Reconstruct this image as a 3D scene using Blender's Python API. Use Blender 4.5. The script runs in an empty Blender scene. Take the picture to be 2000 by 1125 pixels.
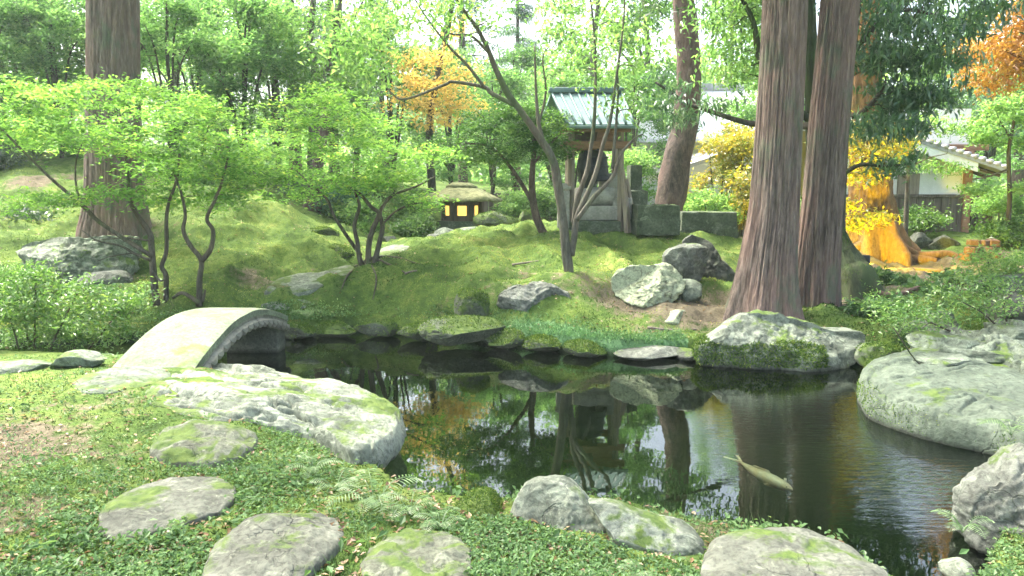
import bpy, math
import numpy as np
from mathutils import Vector

sc = bpy.context.scene
COL = sc.collection
R = math.radians

# ------------------------------------------------------------------ camera, light, exposure
CAM_H = 1.9
FPX = 1500.0                       # focal length in photo pixels (2000 px wide)
PITCH = math.atan(192.5 / FPX)
cam_d = bpy.data.cameras.new("camera")
cam_d.sensor_width = 36.0
cam_d.lens = 36.0 * FPX / 2000.0
cam_d.clip_start = 0.05
cam_d.clip_end = 2000.0
cam = bpy.data.objects.new("camera", cam_d)
COL.objects.link(cam)
cam.location = (0, 0, CAM_H)
cam.rotation_euler = (R(90) - PITCH, 0, 0)
sc.camera = cam

SUN_EL, SUN_AZ = 60.0, -55.0       # azimuth from +Y towards +X
world = bpy.data.worlds.new("World")
sc.world = world
world.use_nodes = True
wn = world.node_tree
sky = wn.nodes.new("ShaderNodeTexSky")
sky.sky_type = 'NISHITA'
sky.sun_disc = False
sky.sun_elevation = R(SUN_EL)
sky.sun_rotation = R(SUN_AZ)
sky.air_density = 0.7
sky.dust_density = 8.0
sky.ozone_density = 0.4
bg = wn.nodes["Background"]
wn.links.new(sky.outputs[0], bg.inputs[0])
bg.inputs[1].default_value = 0.15

sun_d = bpy.data.lights.new("sun", 'SUN')
sun_d.energy = 1.7
sun_d.angle = R(13)
sun_d.color = (1.0, 0.97, 0.92)
sun = bpy.data.objects.new("sun", sun_d)
COL.objects.link(sun)
sdir = Vector((math.sin(R(SUN_AZ)) * math.cos(R(SUN_EL)), math.cos(R(SUN_AZ)) * math.cos(R(SUN_EL)), math.sin(R(SUN_EL))))
sun.rotation_euler = sdir.to_track_quat('Z', 'Y').to_euler()

sc.view_settings.view_transform = 'Standard'
sc.view_settings.look = 'None'
sc.view_settings.exposure = 2.7
sc.view_settings.gamma = 1.0
sc.cycles.use_denoising = True
sc.cycles.max_bounces = 10
sc.cycles.diffuse_bounces = 4
sc.cycles.glossy_bounces = 3
sc.cycles.transmission_bounces = 6
sc.cycles.transparent_max_bounces = 8
sc.cycles.volume_bounces = 1
sc.cycles.sample_clamp_indirect = 6.0

# ------------------------------------------------------------------ small maths helpers
def at(u, v, d):
    """point seen at photo position (u, v) standing d metres ahead"""
    U = 562.5 - v
    x = u - 1000.0
    y = FPX * math.cos(PITCH) + U * math.sin(PITCH)
    z = -FPX * math.sin(PITCH) + U * math.cos(PITCH)
    k = d / y
    return np.array((x * k, d, CAM_H + z * k))

def onz(u, v, z0):
    """point seen at (u, v) at height z0"""
    a = at(u, v, 1.0)
    k = (z0 - CAM_H) / (a[2] - CAM_H)
    return np.array((a[0] * k, k, z0))

def _hash(ix, iy, iz, seed):
    with np.errstate(over='ignore'):
        n = (ix.astype(np.uint32) * np.uint32(374761393) + iy.astype(np.uint32) * np.uint32(668265263)
             + iz.astype(np.uint32) * np.uint32(2246822519) + np.uint32((seed * 3266489917) & 0xffffffff))
        n = (n ^ (n >> np.uint32(13))) * np.uint32(1274126177)
        n = n ^ (n >> np.uint32(16))
    return n.astype(np.float64) / 4294967295.0

def vnoise(p, seed=0):
    p = np.asarray(p, float)
    f = np.floor(p)
    i = f.astype(np.int64)
    t = p - f
    t = t * t * (3 - 2 * t)
    r = 0
    for a in (0, 1):
        wx = t[:, 0] if a else 1 - t[:, 0]
        for b in (0, 1):
            wy = t[:, 1] if b else 1 - t[:, 1]
            for c in (0, 1):
                wz = t[:, 2] if c else 1 - t[:, 2]
                r = r + wx * wy * wz * _hash(i[:, 0] + a, i[:, 1] + b, i[:, 2] + c, seed)
    return r * 2 - 1

def fbm(p, freq=1.0, octv=3, seed=0, gain=0.5):
    p = np.asarray(p, float) * freq
    r, a, s = 0, 1.0, 0
    for o in range(octv):
        r = r + a * vnoise(p + 17.3 * o, seed + o * 7)
        s += a
        a *= gain
        p = p * 2.03
    return r / s

def sstep(t):
    t = np.clip(t, 0, 1)
    return t * t * (3 - 2 * t)

def catmull(P, sub):
    P = np.asarray(P, float)
    if len(P) < 3 and sub > 1:
        t = np.linspace(0, 1, sub + 1)[:, None]
        return P[0] * (1 - t) + P[-1] * t
    Q = np.vstack([2 * P[0] - P[1], P, 2 * P[-1] - P[-2]])
    out = []
    for i in range(1, len(Q) - 2):
        p0, p1, p2, p3 = Q[i - 1], Q[i], Q[i + 1], Q[i + 2]
        for t in np.linspace(0, 1, sub, endpoint=False):
            out.append(0.5 * ((2 * p1) + (-p0 + p2) * t + (2 * p0 - 5 * p1 + 4 * p2 - p3) * t * t + (-p0 + 3 * p1 - 3 * p2 + p3) * t ** 3))
    out.append(P[-1])
    return np.array(out)

# ------------------------------------------------------------------ mesh building
class MB:
    def __init__(self):
        self.v, self.q, self.t, self.rn, self.n = [], [], [], [], 0
    def add(self, v, quads=None, tris=None, rnd=None):
        v = np.asarray(v, float).reshape(-1, 3)
        if quads is not None and len(quads):
            self.q.append(np.asarray(quads, np.int64).reshape(-1, 4) + self.n)
        if tris is not None and len(tris):
            self.t.append(np.asarray(tris, np.int64).reshape(-1, 3) + self.n)
        self.v.append(v)
        self.rn.append(np.full(len(v), 0.5) if rnd is None else np.broadcast_to(np.asarray(rnd, float), (len(v),)))
        self.n += len(v)
        return self
    def box(self, c, s, rz=0.0, taper=1.0, rx=0.0, ry=0.0):
        """box centred at c with full size s"""
        v = np.array([(x, y, z) for z in (-.5, .5) for y in (-.5, .5) for x in (-.5, .5)], float)
        k = np.where(v[:, 2:3] > 0, taper, 1.0)
        v[:, :2] = v[:, :2] * k
        v = v * np.asarray(s, float)
        if rx:
            v = v @ np.array([[1, 0, 0], [0, math.cos(rx), math.sin(rx)], [0, -math.sin(rx), math.cos(rx)]])
        if ry:
            v = v @ np.array([[math.cos(ry), 0, -math.sin(ry)], [0, 1, 0], [math.sin(ry), 0, math.cos(ry)]])
        if rz:
            v = v @ np.array([[math.cos(rz), math.sin(rz), 0], [-math.sin(rz), math.cos(rz), 0], [0, 0, 1]])
        q = [(0, 2, 3, 1), (4, 5, 7, 6), (0, 1, 5, 4), (2, 6, 7, 3), (0, 4, 6, 2), (1, 3, 7, 5)]
        return self.add(v + np.asarray(c, float), q)
    def tube(self, P, rad, n=8, sub=3, warp=None, cap=True):
        """rad: start and end radius, or one radius per point"""
        P = np.asarray(P, float)
        Q = catmull(P, sub)
        m = len(Q)
        rad = np.asarray(rad, float)
        if len(rad) == 2 and len(P) != 2:
            rr = np.linspace(rad[0], rad[1], m)
        else:
            rr = np.interp(np.linspace(0, 1, m), np.linspace(0, 1, len(rad)), rad)
        T = np.gradient(Q, axis=0)
        T /= np.linalg.norm(T, axis=1)[:, None] + 1e-9
        ref = np.array((0., 1., 0.)) if abs(T[0][1]) < .9 else np.array((1., 0., 0.))
        A = np.cross(T, ref)
        A /= np.linalg.norm(A, axis=1)[:, None] + 1e-9
        B = np.cross(T, A)
        ang = np.linspace(0, 2 * np.pi, n, endpoint=False)
        ca, sa = np.cos(ang), np.sin(ang)
        L = np.concatenate([[0], np.cumsum(np.linalg.norm(np.diff(Q, axis=0), axis=1))])
        RR = np.repeat(rr[:, None], n, 1)
        if warp is not None:
            RR = warp(RR, np.repeat(ang[None], m, 0), np.repeat(L[:, None], n, 1))
        V = Q[:, None, :] + RR[..., None] * (ca[None, :, None] * A[:, None, :] + sa[None, :, None] * B[:, None, :])
        i = np.arange(m - 1)[:, None] * n
        j = np.arange(n)[None]
        j2 = (j + 1) % n
        quads = np.stack([i + j, i + j2, i + n + j2, i + n + j], -1).reshape(-1, 4)
        V = V.reshape(-1, 3)
        tris = None
        if cap:
            V = np.vstack([V, Q[0], Q[-1]])
            k = m * n
            a = np.arange(n)
            b = (a + 1) % n
            tris = np.vstack([np.stack([np.full(n, k), b, a], 1), np.stack([np.full(n, k + 1), (m - 1) * n + a, (m - 1) * n + b], 1)])
        return self.add(V, quads, tris)
    def lathe(self, prof, n=24, c=(0, 0, 0), axis='z', ry=0.0, wob=None):
        prof = np.asarray(prof, float)
        ang = np.linspace(0, 2 * np.pi, n, endpoint=False)
        m = len(prof)
        r = np.repeat(prof[:, 0:1], n, 1)
        z = np.repeat(prof[:, 1:2], n, 1)
        if wob is not None:
            r, z = wob(r, z, np.repeat(ang[None], m, 0))
        V = np.stack([r * np.cos(ang), r * np.sin(ang), z], -1).reshape(-1, 3)
        if axis == 'x':
            V = V[:, [2, 1, 0]]
        i = np.arange(m - 1)[:, None] * n
        j = np.arange(n)[None]
        j2 = (j + 1) % n
        q = np.stack([i + j, i + j2, i + n + j2, i + n + j], -1).reshape(-1, 4)
        return self.add(V + np.asarray(c, float), q)
    def build(self, name, mat=None, parent=None, base=None, smooth=True, bevel=0.0):
        v = np.concatenate(self.v) if self.v else np.zeros((0, 3))
        if base is not None:
            v = v - np.asarray(base, float)
        rn = np.concatenate(self.rn)
        q = np.concatenate(self.q) if self.q else np.zeros((0, 4), np.int64)
        t = np.concatenate(self.t) if self.t else np.zeros((0, 3), np.int64)
        me = bpy.data.meshes.new(name)
        me.vertices.add(len(v))
        me.vertices.foreach_set("co", v.astype(np.float32).ravel())
        nl = len(q) * 4 + len(t) * 3
        me.loops.add(nl)
        me.loops.foreach_set("vertex_index", np.concatenate([q.ravel(), t.ravel()]).astype(np.int32))
        me.polygons.add(len(q) + len(t))
        st = np.concatenate([np.arange(len(q)) * 4, len(q) * 4 + np.arange(len(t)) * 3]).astype(np.int32)
        me.polygons.foreach_set("loop_start", st)
        me.polygons.foreach_set("use_smooth", np.full(len(q) + len(t), smooth))
        me.update(calc_edges=True)
        at_ = me.attributes.new("rnd", 'FLOAT', 'POINT')
        at_.data.foreach_set("value", rn.astype(np.float32))
        o = bpy.data.objects.new(name, me)
        COL.objects.link(o)
        if mat is not None:
            me.materials.append(mat)
        if parent is not None:
            o.parent = parent
        elif base is not None:
            o.location = [float(a) for a in base]
        if bevel:
            b = o.modifiers.new("bevel", 'BEVEL')
            b.width = bevel
            b.segments = 2
            b.limit_method = 'ANGLE'
            b.angle_limit = R(40)
        return o

def tag(o, label=None, cat=None, group=None, kind=None):
    if label: o["label"] = label
    if cat: o["category"] = cat
    if group: o["group"] = group
    if kind: o["kind"] = kind
    return o

def thing(name, base, label, cat, group=None):
    o = bpy.data.objects.new(name, None)
    o.empty_display_size = 0.2
    COL.objects.link(o)
    o.location = [float(a) for a in base]
    return tag(o, label, cat, group)

def copy_thing(root, loc, rz, scale, label, group=None):
    c = root.copy()
    COL.objects.link(c)
    c.location = [float(a) for a in loc]
    c.rotation_euler = (0, 0, rz)
    c.scale = scale
    c["label"] = label
    if group: c["group"] = group
    for ch in list(root.children):
        d = ch.copy()
        COL.objects.link(d)
        d.parent = c
    return c

# ------------------------------------------------------------------ materials
def newmat(name):
    m = bpy.data.materials.new(name)
    m.use_nodes = True
    nt = m.node_tree
    nt.nodes.clear()
    out = nt.nodes.new("ShaderNodeOutputMaterial")
    return m, nt, out

def N(nt, typ, **kw):
    n = nt.nodes.new(typ)
    for k, v in kw.items():
        setattr(n, k, v)
    return n

def ramp(nt, fac, stops):
    r = N(nt, "ShaderNodeValToRGB")
    els = r.color_ramp.elements
    while len(els) < len(stops):
        els.new(0.5)
    for e, (p, c) in zip(els, stops):
        e.position = p
        e.color = (c, c, c, 1) if isinstance(c, (int, float)) else tuple(c) + (1,)
    nt.links.new(fac, r.inputs[0])
    return r.outputs[0]

def noise(nt, vec, scale, detail=4, rough=0.55, dist=0.0):
    n = N(nt, "ShaderNodeTexNoise")
    n.inputs["Scale"].default_value = scale
    n.inputs["Detail"].default_value = detail
    n.inputs["Roughness"].default_value = rough
    n.inputs["Distortion"].default_value = dist
    nt.links.new(vec, n.inputs["Vector"])
    return n.outputs["Fac"]

def mixc(nt, fac, a, b):
    m = N(nt, "ShaderNodeMix", data_type='RGBA')
    for sock, val in ((m.inputs[0], fac), (m.inputs[6], a), (m.inputs[7], b)):
        if isinstance(val, bpy.types.NodeSocket):
            nt.links.new(val, sock)
        elif isinstance(val, (int, float)):
            sock.default_value = val
        else:
            sock.default_value = tuple(val) + (1,)
    return m.outputs[2]

def math_(nt, op, a, b=None):
    m = N(nt, "ShaderNodeMath", operation=op)
    for sock, val in ((m.inputs[0], a), (m.inputs[1], b)):
        if val is None: continue
        if isinstance(val, bpy.types.NodeSocket): nt.links.new(val, sock)
        else: sock.default_value = val
    return m.outputs[0]

def coords(nt, scale=(1, 1, 1), world_space=False, rand=True):
    if world_space:
        g = N(nt, "ShaderNodeNewGeometry")
        src = g.outputs["Position"]
    else:
        t = N(nt, "ShaderNodeTexCoord")
        src = t.outputs["Object"]
    mp = N(nt, "ShaderNodeMapping")
    mp.inputs["Scale"].default_value = scale
    nt.links.new(src, mp.inputs["Vector"])
    return mp.outputs[0]

def principled(nt, out, col, rough=0.8, bump=None, bstr=0.3, bdist=0.02, spec=0.3, metal=0.0):
    p = N(nt, "ShaderNodeBsdfPrincipled")
    for sock, val in ((p.inputs["Base Color"], col), (p.inputs["Roughness"], rough)):
        if isinstance(val, bpy.types.NodeSocket): nt.links.new(val, sock)
        elif isinstance(val, (int, float)): sock.default_value = val
        else: sock.default_value = tuple(val) + (1,)
    p.inputs["Specular IOR Level"].default_value = spec
    p.inputs["Metallic"].default_value = metal
    if bump is not None:
        b = N(nt, "ShaderNodeBump")
        b.inputs["Strength"].default_value = bstr
        b.inputs["Distance"].default_value = bdist
        nt.links.new(bump, b.inputs["Height"])
        nt.links.new(b.outputs[0], p.inputs["Normal"])
    nt.links.new(p.outputs[0], out.inputs[0])
    return p

def leaf_mat(name, stops, trans=0.5, gloss=0.06, tint=(1.15, 1.1, 0.7)):
    m, nt, out = newmat(name)
    a = N(nt, "ShaderNodeAttribute", attribute_name="rnd")
    col = ramp(nt, a.outputs["Fac"], stops)
    d = N(nt, "ShaderNodeBsdfDiffuse")
    nt.links.new(col, d.inputs[0])
    t = N(nt, "ShaderNodeBsdfTranslucent")
    tc = N(nt, "ShaderNodeMix", data_type='RGBA', blend_type='MULTIPLY')
    tc.inputs[0].default_value = 1.0
    nt.links.new(col, tc.inputs[6])
    tc.inputs[7].default_value = tuple(tint) + (1,)
    nt.links.new(tc.outputs[2], t.inputs[0])
    mx = N(nt, "ShaderNodeMixShader")
    mx.inputs[0].default_value = trans
    nt.links.new(d.outputs[0], mx.inputs[1])
    nt.links.new(t.outputs[0], mx.inputs[2])
    g = N(nt, "ShaderNodeBsdfGlossy")
    g.inputs["Roughness"].default_value = 0.38
    g.inputs[0].default_value = (1, 1, 1, 1)
    m2 = N(nt, "ShaderNodeMixShader")
    m2.inputs[0].default_value = gloss
    nt.links.new(mx.outputs[0], m2.inputs[1])
    nt.links.new(g.outputs[0], m2.inputs[2])
    nt.links.new(m2.outputs[0], out.inputs[0])
    return m

def rock_mat(name, dark, mid, light, moss=0.3, lichen=0.4, mosscol=((.035, .07, .018), (.115, .165, .04)), scale=1.0, topmoss=True, off=0.0, cracks=.45):
    m, nt, out = newmat(name)
    tc = N(nt, "ShaderNodeNewGeometry")
    mp = N(nt, "ShaderNodeMapping")
    mp.inputs["Location"].default_value = (off, off * 1.7, off * .6)
    nt.links.new(tc.outputs["Position"], mp.inputs[0])
    v = mp.outputs[0]
    big = noise(nt, v, 3.0 * scale, 5, .6, .4)
    fine = noise(nt, v, 28 * scale, 6, .7)
    col = ramp(nt, big, [(.3, dark), (.52, mid), (.75, light)])
    col = mixc(nt, math_(nt, 'MULTIPLY', ramp(nt, fine, [(.38, 1.0), (.55, 0.0)]), .55), col, tuple(c * .45 for c in dark))
    lich = noise(nt, v, 7.5 * scale, 8, .72, .8)
    lf = ramp(nt, lich, [(.62 - lichen * .22, 0.0), (.68 - lichen * .2, 1.0)])
    lcol = ramp(nt, fine, [(.3, tuple(c * .75 for c in light)), (.7, (min(1, light[0] * 1.35), min(1, light[1] * 1.4), min(1, light[2] * 1.3)))])
    col = mixc(nt, math_(nt, 'MULTIPLY', lf, .6), col, lcol)
    cr = N(nt, "ShaderNodeTexVoronoi", feature='DISTANCE_TO_EDGE')
    cr.inputs["Scale"].default_value = 2.2 * scale
    dv = N(nt, "ShaderNodeVectorMath", operation='ADD')
    nz = N(nt, "ShaderNodeTexNoise")
    nz.inputs["Scale"].default_value = 3.0
    nz.inputs["Detail"].default_value = 5
    nt.links.new(v, nz.inputs["Vector"])
    nt.links.new(v, dv.inputs[0])
    nt.links.new(nz.outputs["Color"], dv.inputs[1])
    nt.links.new(dv.outputs[0], cr.inputs["Vector"])
    crack = ramp(nt, cr.outputs["Distance"], [(.0, 0.0), (.025, 1.0)])
    gate = ramp(nt, noise(nt, v, 1.7, 2), [(.48, 0.0), (.6, 1.0)])
    ck = math_(nt, 'MULTIPLY', math_(nt, 'MULTIPLY', math_(nt, 'SUBTRACT', 1.0, crack), gate), cracks)
    col = mixc(nt, math_(nt, 'MULTIPLY', ck, .7), col, tuple(c * .3 for c in dark))
    # moss
    mn = noise(nt, v, 2.6 * scale, 6, .65, .5)
    fac = mn
    if topmoss:
        sx = N(nt, "ShaderNodeSeparateXYZ")
        nt.links.new(tc.outputs["Normal"], sx.inputs[0])
        fac = math_(nt, 'ADD', mn, math_(nt, 'MULTIPLY', math_(nt, 'SUBTRACT', sx.outputs[2], .5), .18))
    mf = ramp(nt, fac, [(.78 - moss * .5, 0.0), (.86 - moss * .5, 1.0)])
    mcol = ramp(nt, noise(nt, v, 14, 5, .7), [(.3, mosscol[0]), (.7, mosscol[1])])
    col = mixc(nt, mf, col, mcol)
    sz = N(nt, "ShaderNodeSeparateXYZ")
    nt.links.new(tc.outputs["Position"], sz.inputs[0])
    wet = ramp(nt, math_(nt, 'ADD', math_(nt, 'MULTIPLY', sz.outputs[2], 4.0), math_(nt, 'MULTIPLY', mn, .25)), [(.14, 1.0), (.34, 0.0)])
    col = mixc(nt, math_(nt, 'MULTIPLY', wet, .8), col, (.018, .02, .014))
    h = math_(nt, 'ADD', math_(nt, 'MULTIPLY', fine, .5), math_(nt, 'SUBTRACT', big, math_(nt, 'MULTIPLY', ck, .8)))
    principled(nt, out, col, .88, h, .75, .03, .2)
    return m

def bark_mat(name, c1, c2, c3, k=14.0, stretch=.09, moss=0.0, mosscol=(.06, .09, .03), bstr=.9):
    m, nt, out = newmat(name)
    v = coords(nt, (1, 1, stretch))
    n1 = noise(nt, v, k, 6, .65, .3)
    n2 = noise(nt, v, k * 3.2, 5, .7)
    v2 = coords(nt, (1, 1, .5))
    n3 = noise(nt, v2, 1.6, 4, .6)
    col = ramp(nt, n1, [(.3, c1), (.5, c2), (.72, c3)])
    col = mixc(nt, math_(nt, 'MULTIPLY', ramp(nt, n2, [(.35, 1.0), (.55, 0.0)]), .55), col, tuple(c * .45 for c in c1))
    col = mixc(nt, math_(nt, 'MULTIPLY', ramp(nt, n3, [(.42, 0.0), (.65, 1.0)]), .5), col, (c3[0] * 1.05, c3[1] * .8, c3[2] * .76))
    if moss > 0:
        mf = ramp(nt, noise(nt, v2, 2.3, 5, .65), [(.66 - moss * .3, 0.0), (.76 - moss * .3, 1.0)])
        col = mixc(nt, math_(nt, 'MULTIPLY', mf, .8), col, mosscol)
    h = math_(nt, 'ADD', n1, math_(nt, 'MULTIPLY', n2, .4))
    principled(nt, out, col, .9, h, bstr, .03, .15)
    return m

def plain_mat(name, c1, c2, scale=6.0, rough=.8, bstr=.2, stretch=(1, 1, 1), metal=0.0, spec=.3, detail=5):
    m, nt, out = newmat(name)
    v = coords(nt, stretch)
    n1 = noise(nt, v, scale, detail, .62)
    n2 = noise(nt, v, scale * 6, 4, .6)
    f = math_(nt, 'ADD', math_(nt, 'MULTIPLY', n1, .7), math_(nt, 'MULTIPLY', n2, .3))
    col = ramp(nt, f, [(.36, c1), (.62, c2)])
    principled(nt, out, col, rough, f, bstr, .02, spec, metal)
    return m

def glow_mat(name, col, strength):
    m, nt, out = newmat(name)
    e = N(nt, "ShaderNodeEmission")
    e.inputs[0].default_value = tuple(col) + (1,)
    e.inputs[1].default_value = strength
    nt.links.new(e.outputs[0], out.inputs[0])
    return m

M = {}
M['maple'] = leaf_mat("bright_maple_leaf", [(0, (.07, .165, .04)), (.45, (.15, .32, .07)), (.8, (.25, .44, .105)), (1, (.38, .48, .12))], .6, .02, (1.2, 1.2, .75))
M['mid'] = leaf_mat("mid_green_leaf", [(0, (.04, .1, .025)), (.5, (.085, .19, .045)), (1, (.17, .3, .075))], .52, .03)
M['light_mid'] = leaf_mat("soft_green_leaf", [(0, (.055, .135, .04)), (.5, (.12, .26, .075)), (1, (.23, .39, .12))], .66, .02, (1.2, 1.2, .9))
M['dark'] = leaf_mat("dark_green_leaf", [(0, (.018, .05, .022)), (.5, (.035, .085, .035)), (1, (.08, .14, .06))], .4)
M['oakleaf'] = leaf_mat("oak_leaf", [(0, (.03, .085, .035)), (.5, (.075, .17, .08)), (1, (.19, .32, .16))], .5, .05)
M['paleorange'] = leaf_mat("pale_orange_leaf", [(0, (.36, .33, .09)), (.5, (.62, .45, .14)), (1, (.7, .58, .25))], .55, .02)
M['padgreen'] = leaf_mat("pad_green_leaf", [(0, (.025, .075, .02)), (.5, (.06, .15, .035)), (1, (.14, .27, .06))], .5, .02)
M['needle'] = leaf_mat("bluish_needle", [(0, (.05, .125, .075)), (.5, (.1, .21, .125)), (1, (.17, .3, .19))], .5, .02)
M['airy'] = leaf_mat("airy_green_leaf", [(0, (.08, .18, .05)), (.5, (.16, .31, .085)), (1, (.3, .44, .14))], .68, .02, (1.25, 1.25, .9))
M['yellow'] = leaf_mat("yellow_leaf", [(0, (.12, .19, .03)), (.5, (.3, .32, .04)), (1, (.5, .36, .04))], .5)
M['orange'] = leaf_mat("orange_leaf", [(0, (.2, .12, .02)), (.5, (.42, .21, .03)), (1, (.5, .32, .06))], .5)
M['azalea'] = leaf_mat("azalea_leaf", [(0, (.05, .125, .03)), (.5, (.11, .24, .055)), (1, (.26, .4, .11))], .45, .04)
M['cover'] = leaf_mat("ground_plant_leaf", [(0, (.045, .1, .035)), (.4, (.1, .2, .07)), (.8, (.18, .31, .12)), (1, (.32, .42, .18))], .45, .015)
M['fern'] = leaf_mat("fern_leaf", [(0, (.07, .15, .05)), (1, (.2, .33, .12))], .45)
M['mossblade'] = leaf_mat("moss_blade", [(0, (.018, .045, .012)), (.3, (.045, .098, .024)), (.55, (.098, .175, .038)), (.8, (.185, .265, .065)), (1, (.31, .35, .11))], .42, .0)
M['nearmoss'] = leaf_mat("near_moss_blade", [(0, (.025, .05, .018)), (.5, (.065, .12, .034)), (1, (.14, .2, .06))], .4, .0)
M['tealmoss'] = leaf_mat("teal_moss_blade", [(0, (.06, .14, .06)), (.5, (.13, .27, .12)), (1, (.22, .38, .19))], .4, .0)
M['litter'] = leaf_mat("fallen_leaf", [(0, (.1, .06, .03)), (.5, (.22, .14, .07)), (1, (.38, .3, .18))], .25, .03)

M['cedar_bark'] = bark_mat("cedar_bark", (.07, .056, .045), (.165, .132, .108), (.27, .222, .182), 22, .11, .45, (.12, .14, .09), 1.0)
M['grey_bark'] = bark_mat("grey_bark", (.04, .042, .033), (.095, .098, .076), (.18, .18, .142), 16, .25, .4, (.1, .13, .06), .6)
M['maple_bark'] = bark_mat("maple_bark", (.035, .034, .026), (.09, .085, .064), (.17, .16, .12), 18, .25, .35, (.08, .11, .045), .7)
M['dark_bark'] = bark_mat("dark_bark", (.025, .026, .02), (.06, .058, .045), (.11, .105, .08), 18, .2, .3, (.05, .07, .03), .7)
M['pine_bark'] = bark_mat("pine_bark", (.028, .025, .022), (.095, .078, .066), (.18, .14, .115), 14, .4, .2, (.1, .11, .07), 1.0)
M['warm_bark'] = bark_mat("warm_brown_bark", (.07, .045, .02), (.17, .11, .05), (.26, .18, .09), 14, .35, .2, (.1, .1, .03), 1.0)
M['pale_bark'] = bark_mat("pale_bark", (.08, .075, .06), (.17, .155, .125), (.27, .245, .2), 12, .2, .3, (.14, .16, .09), .7)
M['mossy_bark'] = bark_mat("mossy_bark", (.02, .03, .018), (.05, .07, .035), (.09, .11, .055), 12, .2, .6, (.05, .08, .03), .7)

M['pale_rock'] = rock_mat("pale_rock", (.075, .09, .066), (.15, .175, .132), (.25, .282, .218), .42, .6)
M['grey_rock'] = rock_mat("grey_rock", (.06, .067, .055), (.125, .138, .113), (.21, .232, .192), .32, .4, off=3.1)
M['step_rock'] = rock_mat("step_rock", (.07, .077, .06), (.13, .142, .11), (.205, .222, .172), .34, .3, scale=1.3, off=7.7)
M['green_rock'] = rock_mat("green_rock", (.055, .07, .05), (.12, .148, .108), (.21, .25, .188), .4, .45, off=12.2)
M['mossy_step'] = rock_mat("mossy_step", (.07, .077, .055), (.125, .14, .1), (.2, .22, .165), .5, .4, scale=1.5, off=9.1)
M['lichen_rock'] = rock_mat("lichen_rock", (.09, .095, .065), (.23, .26, .16), (.38, .43, .29), .2, .9, scale=1.6, off=5.3)
M['dark_rock'] = rock_mat("dark_rock", (.035, .042, .034), (.085, .095, .075), (.17, .18, .14), .4, .15, off=21.3)
M['smooth_rock'] = rock_mat("smooth_rock", (.055, .075, .052), (.095, .122, .088), (.14, .175, .128), .26, .3, scale=.8, off=30.2)
M['moss_rock'] = rock_mat("moss_rock", (.05, .056, .038), (.09, .108, .072), (.16, .19, .13), .72, .2, off=17.0)
M['bridge_stone'] = rock_mat("bridge_stone", (.1, .125, .08), (.165, .205, .135), (.215, .26, .175), .3, .25, ((.09, .14, .04), (.15, .2, .075)), 1.1, off=61.0, cracks=.12)
M['bridge_side'] = plain_mat("bridge_side", (.1, .105, .08), (.23, .235, .19), 7, .9, .4)
M['cut_stone'] = plain_mat("cut_stone", (.2, .2, .175), (.38, .37, .33), 5, .88, .35)
M['mossy_cut_stone'] = rock_mat("mossy_cut_stone", (.04, .055, .035), (.085, .11, .07), (.2, .23, .17), .42, .25, off=40.0)
M['wood'] = plain_mat("weathered_wood", (.16, .13, .1), (.32, .27, .22), 5, .85, .3, (3, 3, .35))
M['red_wood'] = plain_mat("reddish_wood", (.17, .085, .05), (.33, .19, .12), 5, .8, .25, (.5, 3, 3))
M['block'] = plain_mat("split_block", (.07, .04, .02), (.15, .09, .05), 8, .9, .5)
M['brown_wood'] = plain_mat("brown_wood", (.06, .042, .028), (.12, .085, .058), 6, .8, .25, (3, 3, .3))
M['plank'] = plain_mat("dark_plank", (.075, .06, .048), (.16, .13, .105), 4, .85, .3, (6, 6, .25))
M['copper'] = plain_mat("green_copper_roof", (.1, .165, .16), (.15, .225, .215), 3, .8, .06, (1, 1, .4), .0, .15)
M['copper_dark'] = plain_mat("green_copper_seam", (.075, .13, .125), (.12, .19, .18), 5, .5, .1)
M['bronze'] = plain_mat("dark_bronze", (.016, .018, .02), (.05, .055, .058), 9, .45, .3, metal=.3)
M['plaster'] = plain_mat("white_plaster", (.68, .68, .66), (.8, .8, .78), 3, .9, .05)
M['tile'] = plain_mat("grey_roof_tile", (.25, .25, .26), (.42, .42, .43), 8, .5, .2)
M['thatch'] = plain_mat("mossy_thatch", (.07, .085, .03), (.24, .25, .12), 9, .95, .8, (1, 1, 2))
M['litwin'] = glow_mat("lit_window_paper", (1.0, .62, .13), .3)
M['koi_mat'] = plain_mat("koi_skin", (.78, .6, .38), (.9, .88, .84), 4, .35, .05, spec=.5)

rng = np.random.default_rng(7)

# ------------------------------------------------------------------ terrain
POND_PX = [(-330, 668), (0, 668), (130, 668), (250, 664), (400, 662), (480, 660), (545, 657), (620, 651), (700, 645), (770, 649), (850, 661), (950, 671), (1050, 681), (1150, 692),
           (1210, 697), (1290, 699), (1370, 696), (1420, 708), (1500, 716), (1600, 716), (1680, 706), (1740, 712), (1770, 780), (1830, 845), (1930, 890), (2060, 925),
           (2060, 985), (1970, 1020), (1925, 1075), (1895, 1150), (1850, 1215), (1760, 1215), (1700, 1150), (1640, 1105), (1540, 1075), (1380, 1066), (1280, 1040), (1150, 1010), (1000, 1020), (900, 1012), (820, 1000),
           (740, 955), (680, 940), (668, 905), (650, 850), (600, 800), (480, 758), (380, 735), (200, 722), (100, 712), (0, 712), (-330, 712)]
POND = np.array([onz(u, v, 0.0)[:2] for u, v in POND_PX])

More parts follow.
